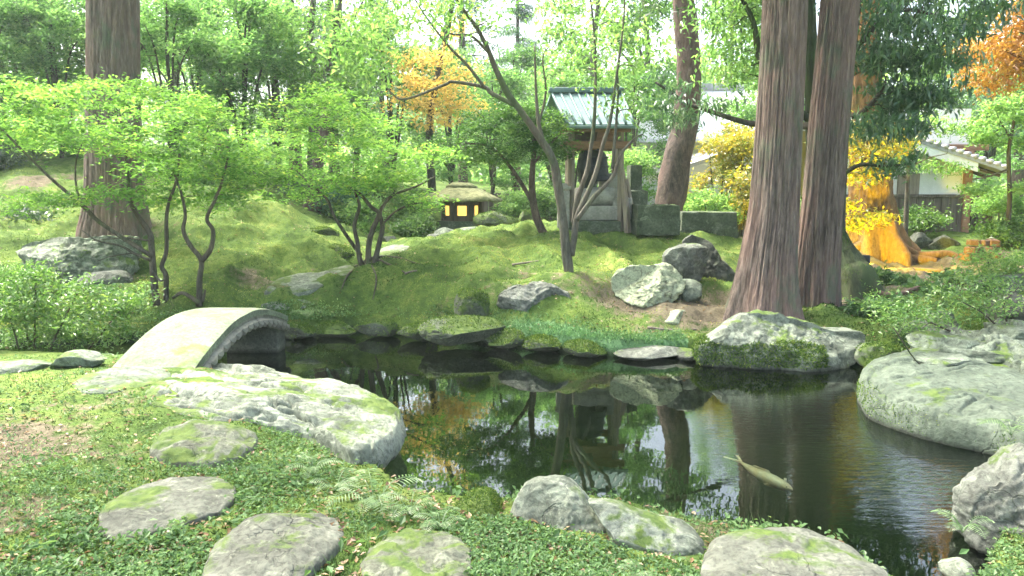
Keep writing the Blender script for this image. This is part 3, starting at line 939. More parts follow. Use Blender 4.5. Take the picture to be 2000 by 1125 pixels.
# --- left maples
b = gp(316, 590, 10.1)
make_tree("maple_tree", "twin-stemmed maple with wide layers of bright leaves left of the bridge", "maple tree", b,
          [(pl(10.1, (306, 596), (300, 540), (296, 480), (292, 455), (272, 425), (255, 395), (250, 350), (245, 300)), 0.0496, 0.0160), (pl(10.15, (324, 594), (324, 540), (316, 520), (325, 490), (325, 430), (330, 395), (345, 350), (350, 300)), 0.0360, 0.0144),
           (pl(10.0, (300, 530), (312, 548), (322, 545)), 0.0144, 0.0112),
           (pl(10.05, (296, 500), (200, 438), (165, 405), (130, 375), (90, 340), (40, 290), (5, 255), (-40, 220)), 0.0304, 0.0096), (pl(10.0, (166, 406), (150, 370), (148, 320), (160, 280)), 0.0160, 0.0072),
           (pl(9.9, (294, 508), (262, 495), (235, 480), (190, 470), (160, 450)), 0.0224, 0.0064), (pl(9.9, (262, 494), (220, 500), (190, 510)), 0.0096, 0.0048), (pl(10.05, (296, 470), (240, 465), (180, 470)), 0.0128, 0.0056)],
          padpx([(20, 185), (80, 180), (140, 195), (50, 220), (10, 250), (120, 235), (190, 175), (250, 170), (220, 205), (290, 190), (170, 250), (240, 255), (80, 260), (300, 235), (200, 280), (260, 295), (-60, 200), (-60, 260), (30, 280), (130, 275)], 10.0, .45, .65, .11, 1.0, 81, 17)
          + padpx([(40, 405), (90, 395), (140, 390), (190, 382), (240, 372), (280, 380), (60, 385)], 9.7, .34, .4, .07, .3, 82, 9),
          M['maple'], M['maple_bark'], 10500, (.072, .036), .3, .1, (.115, .017), seed=83, twig=.007)
b = gp(390, 590, 10.15)
make_tree("maple_tree", "slender forked maple beside the crest of the stone bridge", "maple tree", b,
          [(pl(10.15, (389, 598), (390, 545), (393, 508), (372, 480), (358, 450), (362, 420), (355, 380), (340, 340)), .042, .014), (pl(10.15, (392, 512), (412, 485), (416, 450), (404, 428), (416, 398), (432, 360), (445, 310)), .036, .014),
           (pl(10.0, (388, 592), (375, 582, 10.0), (355, 572, 10), (338, 582, 10.05)), .03, .02), (pl(10.15, (395, 590), (399, 575), (401, 566)), .022, .012)],
          padpx([(350, 200), (330, 215), (400, 215), (430, 235), (350, 260), (400, 270), (450, 275), (320, 305), (380, 310), (440, 310), (490, 300), (330, 350), (410, 345), (470, 340), (500, 350), (370, 380), (440, 380), (300, 330), (480, 385), (400, 400), (310, 395), (340, 225), (480, 320)], 10.3, .43, .6, .12, .9, 91, 15),
          M['maple'], M['maple_bark'], 8600, (.07, .035), .3, .1, (.115, .017), seed=93, twig=.006)

# --- unseen tall tree, added beyond the left edge to shade the near bank
b = np.array((-6.6, 5.6, gz(-6.6, 5.6)))
_r = np.random.default_rng(222)
_pads = [(np.array((_r.uniform(-5.6, 1.4), _r.uniform(3.4, 8.6), _r.uniform(6.6, 9.4))), .75, .75, .2, 7) for _ in range(44)]
make_tree("added_shade_tree", "unseen broadleaf tree added beyond the left edge to shade the near bank", "tree", b,
          [([b, b + (.1, .1, 3), b + (.5, .2, 6), b + (1.2, .3, 8.5)], .24, .1), ([b + (.3, .15, 4.6), b + (2.2, .5, 6.6), b + (4.4, .6, 7.4), b + (6.6, .4, 7.8)], .1, .03),
           ([b + (.5, .2, 6), b + (1.6, 1.6, 7.4), b + (3.2, 2.6, 8.2)], .08, .02), ([b + (.5, .2, 6), b + (1.8, -1.0, 7.6), b + (3.4, -1.6, 8.4)], .08, .02)],
          _pads, M['airy'], M['grey_bark'], 11000, (.11, .06), .4, .15, (.22, .07), seed=223, twig=.012)

# ------------------------------------------------------------------ rocks
FOOT = []          # footprints to keep plants off
def slab_rock(name, label, outline, zedge, height, mat, seed, cat="rock", group=None, thick=.35, power=3.0, rough=.03, lean=(0, 0), nb=120, nr=34, keep=True, bulge=.04, on_ground=False, strata=0.0, sang=.3):
    """rock with a known plan outline, seen from above"""
    if zedge is None or on_ground:
        P = np.array([ground_hit(u, v) for u, v in outline])
        if zedge is not None:
            P = np.array([q if q[2] > zedge else onz(u, v, zedge) for q, (u, v) in zip(P, outline)])
    else:
        P = np.array([onz(u, v, zedge) for u, v in outline])
    n = len(P)
    Q = catmull(np.vstack([P, P[:1]]), 8)[:-1]
    t = np.linspace(0, len(Q), nb, endpoint=False)
    k = np.arange(len(Q) + 1)
    Q = np.vstack([Q, Q[:1]])
    B = np.stack([np.interp(t, k, Q[:, i]) for i in range(2)], 1)
    BZ = np.interp(t, k, Q[:, 2])
    c = B.mean(0)
    zedge = float(BZ.mean())
    if keep: FOOT.append(B.copy())
    V = [np.array([[c[0], c[1], zedge + height]])]
    ts = np.concatenate([np.linspace(.06, .9, nr - 10), np.linspace(.925, 1.0, 10)])
    for tt in ts:
        xy = c + (B - c) * tt
        z = zedge + (BZ - zedge) * tt + height * (max(0, 1 - tt ** power)) ** .55
        V.append(np.c_[xy, z])
    for s, dz in ((1.0 + bulge * .6, -.25), (1.0 + bulge, -.5), (.98, -.75), (.9, -1.0)):
        V.append(np.c_[c + (B - c) * s, BZ + dz * thick])
    V = np.vstack(V)
    V[:, 2] += ((V[:, 0] - c[0]) * lean[0] + (V[:, 1] - c[1]) * lean[1])
    m = len(ts) + 4
    tris = np.stack([np.zeros(nb, int), 1 + np.arange(nb), 1 + (np.arange(nb) + 1) % nb], 1)
    i = (np.arange(m - 1) * nb + 1)[:, None]
    j = np.arange(nb)[None]; j2 = (j + 1) % nb
    quads = np.stack([i + j, i + nb + j, i + nb + j2, i + j2], -1).reshape(-1, 4)
    size = np.linalg.norm(B - c, axis=1).mean()
    off = seed * 5.1
    dsp = rough * (fbm(V + off, 1.4 / size, 3, seed) * 1.2 + (1 - np.abs(fbm(V + off, 3.0 / size, 3, seed + 3)) * 2.2) * .55 + .22 * fbm(V + off, 16 / size, 3, seed + 4))
    if strata:
        cs, sn = math.cos(sang), math.sin(sang)
        W = np.stack([(V[:, 0] * cs + V[:, 1] * sn) * .55, (-V[:, 0] * sn + V[:, 1] * cs) * 2.6, V[:, 2] * 5], 1) / size
        st = fbm(W + off, 1.6, 4, seed + 11)
        dsp = dsp + strata * (np.floor(st * 7) / 7 * 1.0 + .35 * st) - strata * .9 * np.exp(-(fbm(W + off + 5, 1.1, 4, seed + 13) / .035) ** 2)
    V[:, 2] += dsp
    V[:, 0] += rough * .7 * fbm(V + off + 9, 3 / size, 3, seed + 5)
    V[:, 1] += rough * .7 * fbm(V + off + 19, 3 / size, 3, seed + 6)
    base = np.array((c[0], c[1], zedge - thick))
    mb = MB().add(V, quads, tris)
    o = mb.build(name, mat, None, base)
    tag(o, label, cat, group)
    return o

def ico(sub):
    import bmesh
    bm = bmesh.new()
    bmesh.ops.create_icosphere(bm, subdivisions=sub, radius=1.0)
    v = np.array([x.co[:] for x in bm.verts]); t = np.array([[y.index for y in f.verts] for f in bm.faces])
    bm.free()
    return v, t
ICO5, ICO4 = ico(6), ico(5)

def boulder(name, label, u, v, d, w, h, depth, mat, seed, cat="rock", group=None, cuts=9, tilt=0.0, rough=.1, big=True, keep=False, yaw=None, topflat=None):
    """boulder seen from the side: w, h in photo pixels at distance d, depth in metres"""
    r = np.random.default_rng(seed)
    V, T = ICO5 if big else ICO4
    V = V.copy()
    rad = np.ones(len(V))
    for k in range(cuts):
        nrm = r.normal(size=3); nrm /= np.linalg.norm(nrm)
        dist = r.uniform(.52, .86)
        dp = V @ nrm
        with np.errstate(divide='ignore'):
            lim = np.where(dp > .05, dist / dp, 9)
        rad = np.minimum(rad, lim + .015)
    if topflat:
        dp = V[:, 2]
        rad = np.minimum(rad, np.where(dp > .05, topflat / np.maximum(dp, .05), 9))
    W = V * rad[:, None]
    W = W / np.abs(W).max(0)
    sx, sz = w / 2 * d / FPX, h / 2 * d / FPX
    off = seed * 3.3
    W = W * (1 + rough * fbm(W + off, 1.6, 3, seed)[:, None] + rough * .55 * (.5 - np.abs(fbm(W + off, 4.0, 3, seed + 2)))[:, None] + rough * .18 * fbm(W + off, 14, 3, seed + 4)[:, None])
    W = W * (sx, depth / 2, sz)
    ca, sa = math.cos(tilt), math.sin(tilt)
    W = W @ np.array([[ca, 0, sa], [0, 1, 0], [-sa, 0, ca]])
    c = at(u, v, d)
    base = c - (0, 0, sz)
    o = MB().add(W + c, None, T).build(name, mat, None, base)
    tag(o, label, cat, group)
    if keep:
        a = np.linspace(0, 2 * np.pi, 24, endpoint=False)
        FOOT.append(np.stack([c[0] + np.cos(a) * sx, c[1] + np.sin(a) * depth / 2], 1))
    return o

def profile_rock(name, label, outline, d, depth, mat, seed, cat="rock", group=None, facets=7, rough=.05, front=.55, keep=False, nb=130, nr=40):
    """rock with a known side outline, standing d metres ahead and depth metres thick"""
    r = np.random.default_rng(seed)
    P = np.array([at(u, v, d) for u, v in outline])
    Q = catmull(np.vstack([P, P[:1]]), 8)[:-1]
    t = np.linspace(0, len(Q), nb, endpoint=False)
    k = np.arange(len(Q) + 1)
    Q = np.vstack([Q, Q[:1]])
    B = np.stack([np.interp(t, k, Q[:, i]) for i in (0, 2)], 1)
    c = B.mean(0)
    size = np.linalg.norm(B - c, axis=1).mean()
    hx = (B[:, 0].max() - B[:, 0].min()) / 2; hz = (B[:, 1].max() - B[:, 1].min()) / 2
    ts = np.sin(np.linspace(0, np.pi / 2, nr + 1))
    pln = [(r.uniform(.5, .95), r.uniform(-.75, .75), r.uniform(-.35, .85)) for _ in range(facets)]
    V = []
    for side in (1, -1):
        for tt in (ts[1:] if side == 1 else ts[1:-1][::-1]):
            xz = c + (B - c) * tt
            nx_, nz_ = (xz[:, 0] - c[0]) / hx, (xz[:, 1] - c[1]) / hz
            f = np.full(nb, max(0, 1 - tt ** 2.6) ** .5)
            if side == 1:
                for a, b_, e in pln:
                    f = np.minimum(f, np.maximum(a - b_ * nx_ - e * nz_, .0) + .04 * (1 - tt))
            y = d - side * f * depth * (front if side == 1 else 1 - front)
            V.append(np.stack([xz[:, 0], y, xz[:, 1]], 1))
    V = np.vstack([np.vstack(V), [[c[0], d - depth * front * min(1, min(a for a, _, _ in pln)), c[1]]], [[c[0], d + depth * (1 - front), c[1]]]])
    m = len(ts[1:]) + len(ts[1:-1])
    i = (np.arange(m - 1) * nb)[:, None]
    j = np.arange(nb)[None]; j2 = (j + 1) % nb
    quads = np.stack([i + j, i + j2, i + nb + j2, i + nb + j], -1).reshape(-1, 4)
    n0 = m * nb
    a = np.arange(nb); b2 = (a + 1) % nb
    tris = np.vstack([np.stack([np.full(nb, n0), b2, a], 1), np.stack([np.full(nb, n0 + 1), (m - 1) * nb + a, (m - 1) * nb + b2], 1)])
    off = seed * 2.7
    ctr = np.array((c[0], d, c[1]))
    dirv = V - ctr; dirv /= np.linalg.norm(dirv, axis=1)[:, None] + 1e-9
    nz = fbm(V + off, 1.6 / size, 3, seed) + .8 * (.35 - np.abs(fbm(V + off, 3.5 / size, 4, seed + 2)) * 1.6) + .3 * fbm(V + off, 13 / size, 3, seed + 4)
    V = V + dirv * (rough * size * 2 * nz)[:, None]
    base = np.array((c[0], d, B[:, 1].min()))
    o = MB().add(V, quads, tris).build(name, mat, None, base)
    if keep:
        an = np.linspace(0, 2 * np.pi, 24, endpoint=False)
        FOOT.append(np.stack([c[0] + np.cos(an) * hx, d + np.sin(an) * depth / 2], 1))
    return tag(o, label, cat, group)

def surf_tufts(o, name, mat, n, size, cond, seed=1, label=None, lift=.004):
    """short moss growing on a rock where cond(points, normals) holds"""
    r = np.random.default_rng(seed)
    me = o.data
    me.calc_loop_triangles()
    tv = np.zeros(len(me.loop_triangles) * 3, np.int32); me.loop_triangles.foreach_get("vertices", tv)
    co = np.zeros(len(me.vertices) * 3, np.float32); me.vertices.foreach_get("co", co)
    co = co.reshape(-1, 3); tv = tv.reshape(-1, 3)
    A, B, C = co[tv[:, 0]], co[tv[:, 1]], co[tv[:, 2]]
    nn = np.cross(B - A, C - A); ar = np.linalg.norm(nn, axis=1); nn = nn / (ar[:, None] + 1e-12)
    idx = r.choice(len(ar), n * 3, p=ar / ar.sum())
    a, b_ = r.uniform(size=(2, n * 3)); f = a + b_ > 1; a[f] = 1 - a[f]; b_[f] = 1 - b_[f]
    P = A[idx] + a[:, None] * (B - A)[idx] + b_[:, None] * (C - A)[idx]
    nr = nn[idx]
    wp = P + np.array(o.location)
    ok = cond(wp, nr)
    P, nr = P[ok][:n], nr[ok][:n]
    if len(P) == 0: return None
    mb = MB()
    blades(mb, P, size, r, nr)
    p = mb.build(name, mat, o, smooth=False)
    if label: p["label"] = label
    return p

def blades(mb, P, size, r, nr=None, rnd=None, lean=.7, wid=.35):
    n = len(P)
    d = r.normal(size=(n, 3)) * lean
    d += nr if nr is not None else (0, 0, 1)
    d /= np.linalg.norm(d, axis=1)[:, None]
    s = np.cross(d, r.normal(size=(n, 3))); s /= np.linalg.norm(s, axis=1)[:, None] + 1e-9
    L = size * r.uniform(.5, 1.4, n)[:, None]
    V = np.stack([P - s * L * wid * .5 - d * L * .15, P + s * L * wid * .5 - d * L * .15, P + d * L], 1).reshape(-1, 3)
    rn = np.clip(r.normal(.45, .22, n), 0, 1) if rnd is None else rnd
    mb.add(V, None, np.arange(n * 3).reshape(-1, 3), np.repeat(rn, 3))

# foreground
big_slab = slab_rock("flat_rock", "broad pale lichen-covered rock slab overhanging the water beside the bridge foot", [(283, 768), (330, 738), (400, 716), (480, 718), (560, 728), (640, 744), (710, 768), (762, 790), (782, 812), (768, 845), (735, 872), (695, 888), (655, 872), (600, 848), (520, 833), (450, 824), (390, 818), (330, 806), (292, 790)],
          .26, .065, M['pale_rock'], 3, thick=.3, power=3.2, rough=.035, nb=260, nr=80, on_ground=True, strata=.065, sang=-.35)
slab_rock("stepping_stone", "rounded mossy stepping stone just below the broad pale slab", [(290, 880), (320, 850), (380, 832), (440, 836), (490, 850), (500, 872), (470, 900), (410, 914), (340, 912), (300, 900)], None, .075, M['mossy_step'], 5, "stepping stone", "stepping stones", .25, 2.2, .03)
slab_rock("stepping_stone", "smooth grey oval stepping stone, the plainest of the path stones", [(192, 1015), (215, 985), (270, 955), (340, 936), (410, 935), (455, 952), (458, 980), (420, 1010), (360, 1032), (290, 1048), (220, 1055), (195, 1040)], None, .035, M['step_rock'], 8, "stepping stone", "stepping stones", .25, 3.2, .02)
slab_rock("stepping_stone", "speckled stepping stone with a moss cap on its upper right end at the bottom edge", [(400, 1110), (430, 1060), (500, 1022), (570, 1008), (640, 1015), (672, 1040), (665, 1075), (620, 1120), (560, 1165), (450, 1175), (400, 1150)], None, .06, M['step_rock'], 12, "stepping stone", "stepping stones", .25, 2.6, .03)
slab_rock("mossy_stone", "low yellow-green moss-covered stone between the last stepping stone and white rock", [(700, 1110), (740, 1065), (800, 1042), (870, 1048), (915, 1075), (920, 1120), (880, 1170), (780, 1185), (715, 1160)], None, .045, M['mossy_step'], 15, "stone", None, .25, 2.2, .03)
boulder("mossy_stone", "small rounded cushion of bright moss left of the white peaked rock", 945, 1005, 3.85, 125, 95, .4, M['moss_rock'], 17, "stone", cuts=5, rough=.08, keep=True)
slab_rock("flat_rock", "thin greenish flat stone at the near foot of the bridge", [(140, 752), (175, 732), (240, 722), (310, 722), (335, 735), (300, 756), (230, 770), (160, 772)], None, .03, M['green_rock'], 19, "rock", None, .2, 3, .02)
profile_rock("pond_rock", "white peaked rock with a crack down its side at the near water edge", [(990, 1030), (998, 1000), (1020, 962), (1050, 942), (1085, 936), (1115, 942), (1135, 958), (1160, 985), (1190, 1010), (1205, 1040), (1215, 1075), (1180, 1085), (1120, 1075), (1060, 1075), (1005, 1065)], 3.75, 0.5, M['pale_rock'], 24, "rock", keep=True, rough=.035)
profile_rock("pond_rock", "long pale rock sloping down to the right, leaning on the white peaked rock", [(1150, 980), (1195, 984), (1250, 1005), (1300, 1022), (1345, 1030), (1370, 1050), (1378, 1085), (1374, 1130), (1300, 1140), (1260, 1130), (1220, 1105), (1190, 1045)], 3.55, 0.45, M['pale_rock'], 33, "rock", keep=True, rough=.035)
slab_rock("flat_rock", "wide olive-grey rock with moss along its edges at the bottom of the pond", [(1375, 1090), (1400, 1055), (1460, 1040), (1540, 1042), (1610, 1056), (1680, 1085), (1740, 1125), (1760, 1180), (1600, 1200), (1420, 1190), (1370, 1140)], .25, .07, M['step_rock'], 27, "rock", None, .3, 2.6, .03)
profile_rock("pond_rock", "dark purple-grey layered rock cut by the lower right edge of the frame", [(1885, 1010), (1895, 990), (1940, 940), (1990, 905), (2040, 880), (2120, 900), (2130, 1090), (2050, 1140), (1980, 1135), (1920, 1090), (1892, 1050)], 3.9, 0.7, M['grey_rock'], 35, "rock", rough=.08)
boulder("pond_rock", "small pale stone peeking out below the dark layered rock", 1868, 1112, 3.55, 60, 48, .2, M['pale_rock'], 37, cuts=6, big=False)
# right side of the pond
flat_right = slab_rock("flat_rock", "large smooth grey-green rock with a mossy underside on the right shore", [(1682, 752), (1690, 722), (1730, 702), (1800, 692), (1880, 700), (1960, 722), (2060, 745), (2140, 800), (2110, 880), (2000, 862), (1940, 842), (1870, 828), (1800, 812), (1735, 790), (1700, 775)],
          .17, .13, M['smooth_rock'], 41, "rock", None, .4, 2.6, .04, nb=220, nr=70, strata=.035, sang=.5)
cedar_rock = profile_rock("pond_rock", "long blue-white boulder with a green moss skirt in front of the twin cedars", [(1358, 690), (1362, 672), (1395, 652), (1430, 625), (1465, 612), (1500, 610), (1545, 622), (1590, 635), (1640, 645), (1680, 648), (1690, 665), (1675, 690), (1640, 715), (1600, 727), (1500, 730), (1420, 720), (1370, 708)], 8.3, 1.1, M['pale_rock'], 44, "rock", rough=.05, nb=180, nr=60)
boulder("pond_rock", "low moss-topped stone wedged between the long boulder and the smooth shore rock", 1722, 697, 7.9, 95, 58, .5, M['moss_rock'], 46, cuts=6, big=False)
for k, (u, v, d, w, h, lab) in enumerate([(1850, 668, 7.6, 150, 34, "thin grey slate lying highest in the pile beside the right shrub"), (1915, 690, 7.3, 190, 40, "wide cracked slate in the middle of the pile behind the smooth shore rock"),
                                          (1980, 655, 7.5, 140, 60, "mossy block at the right end of the slate pile"), (1830, 700, 7.2, 120, 30, "narrow pale slate at the front of the pile by the smooth shore rock")]):
    boulder("slate_rock", lab, u, v, d, w, h, .7, M['green_rock'], 50 + k, cuts=8, group="stacked slates on the right shore", big=False, topflat=.6)
boulder("pond_rock", "dark rounded boulder behind the branches at the right edge", 1985, 618, 7.9, 130, 110, .8, M['dark_rock'], 58, big=False)
for k, (ol, lab) in enumerate([([(1775, 692), (1800, 662), (1860, 650), (1930, 660), (1965, 688), (1905, 706), (1830, 703)], "broad flat grey slate behind the smooth shore rock"), ([(1900, 658), (1960, 636), (2050, 645), (2080, 700), (2000, 722), (1930, 700)], "split slate shelf under the azalea at the right edge"),
                               ([(1985, 740), (2010, 705), (2090, 700), (2160, 740), (2100, 770), (2020, 760)], "small dark slate beside the right frame edge"), ([(1760, 650), (1800, 628), (1850, 626), (1870, 642), (1820, 656)], "worn slate step between the leafy plants and slates")]):
    slab_rock("slate_rock", lab, ol, None, .09, M['green_rock'], 210 + k, "rock", "stacked slates on the right shore", .3, 5, .05, nb=90, nr=36, strata=.05, sang=.2 + k)
# mound rocks
profile_rock("boulder", "yellow-green lichen boulder with a craggy face below the well shelter", [(1195, 545), (1215, 525), (1260, 516), (1300, 518), (1325, 535), (1335, 550), (1322, 575), (1295, 600), (1260, 607), (1225, 595), (1203, 575)], 9.9, 0.8, M['lichen_rock'], 61, "boulder", rough=.09)
profile_rock("boulder", "upright grey boulder with a rusty right side resting above the lichen boulder", [(1293, 500), (1305, 485), (1340, 476), (1372, 480), (1382, 492), (1377, 520), (1360, 550), (1330, 550), (1303, 530)], 10.5, 0.6, M['grey_rock'], 63, "boulder")
boulder("boulder", "small plain wedge stone under the rusty boulder", 1342, 578, 10.0, 76, 66, .5, M['green_rock'], 66, cuts=8, big=False)
profile_rock("boulder", "large slanting dark slab leaning behind the rusty boulder and the cedar", [(1332, 472), (1350, 459), (1385, 475), (1410, 505), (1440, 545), (1455, 585), (1400, 595), (1370, 560), (1360, 520)], 10.9, 0.7, M['dark_rock'], 68, "boulder")
boulder("boulder", "flat striped stone lying in the soil below the wedge stone", 1322, 622, 9.3, 70, 36, .4, M['lichen_rock'], 70, cuts=7, big=False)
profile_rock("boulder", "weathered half-buried rock face in the moss bank above the water", [(972, 595), (985, 568), (1030, 554), (1080, 556), (1108, 575), (1115, 615), (1060, 628), (1000, 625)], 9.75, 0.6, M['grey_rock'], 72, "boulder", rough=.07)
boulder("boulder", "pale knob of rock poking from the moss above the water", 922, 598, 9.6, 75, 70, .5, M['moss_rock'], 74, cuts=7, big=False)
boulder("boulder", "low mossy bank stone at the waterline under the pale knob", 905, 646, 9.1, 170, 58, .7, M['moss_rock'], 76, cuts=7, rough=.14)
boulder("boulder", "flat grey ledge stone at the waterline left of the long boulder", 1275, 690, 8.55, 150, 26, .5, M['grey_rock'], 79, cuts=7, big=False)
profile_rock("boulder", "big grey cracked boulder with moss patches below the lone cedar", [(38, 492), (70, 475), (120, 468), (180, 466), (245, 460), (268, 470), (264, 520), (250, 560), (180, 570), (100, 566), (66, 535)], 11.0, 1.2, M['pale_rock'], 81, "boulder", rough=.06, nb=180, nr=60)
boulder("boulder", "smaller ledge rock tucked under the big cracked boulder", 195, 550, 10.7, 130, 50, .6, M['grey_rock'], 84, cuts=9, big=False)
boulder("pond_rock", "small grey stone beside the near end of the bridge", 148, 706, 6.5, 100, 44, .4, M['green_rock'], 86, cuts=7, big=False, keep=True)
boulder("pond_rock", "flat grey stone at the left edge by the water channel", 35, 716, 6.4, 130, 34, .5, M['green_rock'], 88, cuts=6, big=False, keep=True)
for k, (u, v, d, w, h, mt, lab) in enumerate([
    (585, 648, 9.75, 70, 34, 'moss_rock', "dark mossy edge stone touching the far end of the bridge"), (655, 644, 9.85, 80, 30, 'moss_rock', "low green edge stone below the far path slabs"), (735, 642, 9.85, 90, 34, 'moss_rock', "rough edge stone under the centre maple's mound"),
    (815, 648, 9.6, 80, 36, 'moss_rock', "round moss-capped edge stone left of the pale knob"), (985, 660, 9.1, 90, 36, 'moss_rock', "mottled edge stone right below the weathered rock face"), (1065, 672, 8.9, 90, 30, 'moss_rock', "flat moss-covered edge stone in the middle of the far bank"),
    (1145, 680, 8.75, 90, 30, 'moss_rock', "grey-green edge stone left of the flat ledge stone"), (1340, 690, 8.6, 50, 30, 'dark_rock', "small wet edge stone beside the long boulder")]):
    boulder("edge_stone", lab, u, v, d, w, h, .5, M[mt], 300 + k, "stone", "mossy stones edging the far bank", 8, rough=.14, big=False)
# far rocks
for u, v, d, w, h, mt, sd, lab in [
    (875, 462, 15.5, 60, 36, 'green_rock', 91, "craggy lumpy stone in front of the lit hut"), (925, 458, 15.3, 90, 30, 'green_rock', 92, "long low mossy stone on the crest of the mound"),
    (968, 430, 16.5, 88, 34, 'moss_rock', 93, "domed mossy rock right of the lit hut"), (1030, 428, 16.5, 34, 34, 'moss_rock', 94, "small round mossy stone behind the cloud-pruned tree"),
    (632, 462, 13.4, 60, 40, 'moss_rock', 95, "moss-covered rock at the foot of the left slope"), (660, 500, 12.6, 70, 46, 'moss_rock', 96, "mossy rock beside the maple stems on the path"),
    (758, 470, 15.5, 34, 22, 'dark_rock', 97, "dark square stone at the far end of the path"), (848, 470, 15.0, 40, 26, 'grey_rock', 98, "grey pointed stone left of the craggy stone"),
    (1792, 472, 16.0, 52, 36, 'dark_rock', 99, "dark round rock under the plank wall"), (1842, 474, 15.8, 62, 34, 'dark_rock', 100, "brown-green rock next to the orange-lit stump"),
    (1970, 560, 10.2, 170, 76, 'dark_rock', 101, "large dark mound-shaped rock under shrubs at the right edge")]:
    boulder("boulder", lab, u, v, d, w, h, w * d / FPX * .8, M[mt], sd, cuts=7, big=False, rough=.12)
# path slabs
for k, (ol, z, lab) in enumerate([([(517, 572), (545, 548), (600, 534), (640, 540), (630, 560), (590, 574), (545, 580)], .6, "pale pointed slab nearest the bridge on the far path"),
                             ([(600, 540), (640, 528), (685, 522), (690, 532), (660, 546), (620, 550)], .66, "narrow pale slab at the bend of the far path"),
                             ([(510, 600), (545, 592), (600, 592), (612, 600), (570, 608), (520, 608)], .47, "thin pale slab where the bridge meets the far bank")]):
    slab_rock("path_slab", lab, ol, None, .03, M['pale_rock'], 110 + k, "path slab", "path slabs", .25, 4, .015, nb=64, nr=20)
slab_rock("path_slab", "worn pale paving slab far up the path behind the maple stems", [(738, 500), (748, 486), (790, 476), (800, 484), (770, 500)], None, .03, M['pale_rock'], 115, "path slab", "path slabs", .25, 4, .01, nb=64, nr=20)

# living moss on the rocks at the waterside
cz = lambda a, b: (lambda p, n: (p[:, 2] > a) & (p[:, 2] < b) & (n[:, 1] < .3))
surf_tufts(cedar_rock, "moss", M['mossblade'], 17000, .032, lambda p, n: (p[:, 2] < .27 + .06 * fbm(p, 3, 2, 3)) & (p[:, 2] > .03) & (p[:, 0] < 3.35) & (n[:, 1] < .4), 4, "thick green moss skirt along the waterline")
surf_tufts(flat_right, "moss", M['mossblade'], 9000, .03, lambda p, n: (p[:, 2] < .2 + .12 * fbm(p, 2, 2, 3)) & (p[:, 2] > .03) & (n[:, 1] < .5) & (p[:, 0] > 2.75), 5, "dark green moss fringe under the edge")

for o_ in [x for x in COL.objects if x.type == 'MESH' and x.data.materials and x.data.materials[0] == M['moss_rock'] and x.parent is None]:
    dist_ = math.hypot(o_.location.x, o_.location.y)
    surf_tufts(o_, "moss", M['mossblade'], 5000 if dist_ < 5 else 2200, .012 if dist_ < 5 else .026, lambda p, n: (n[:, 2] > .15) & (fbm(p, 3.5, 3, 9) + .55 * n[:, 2] > .22), 6)

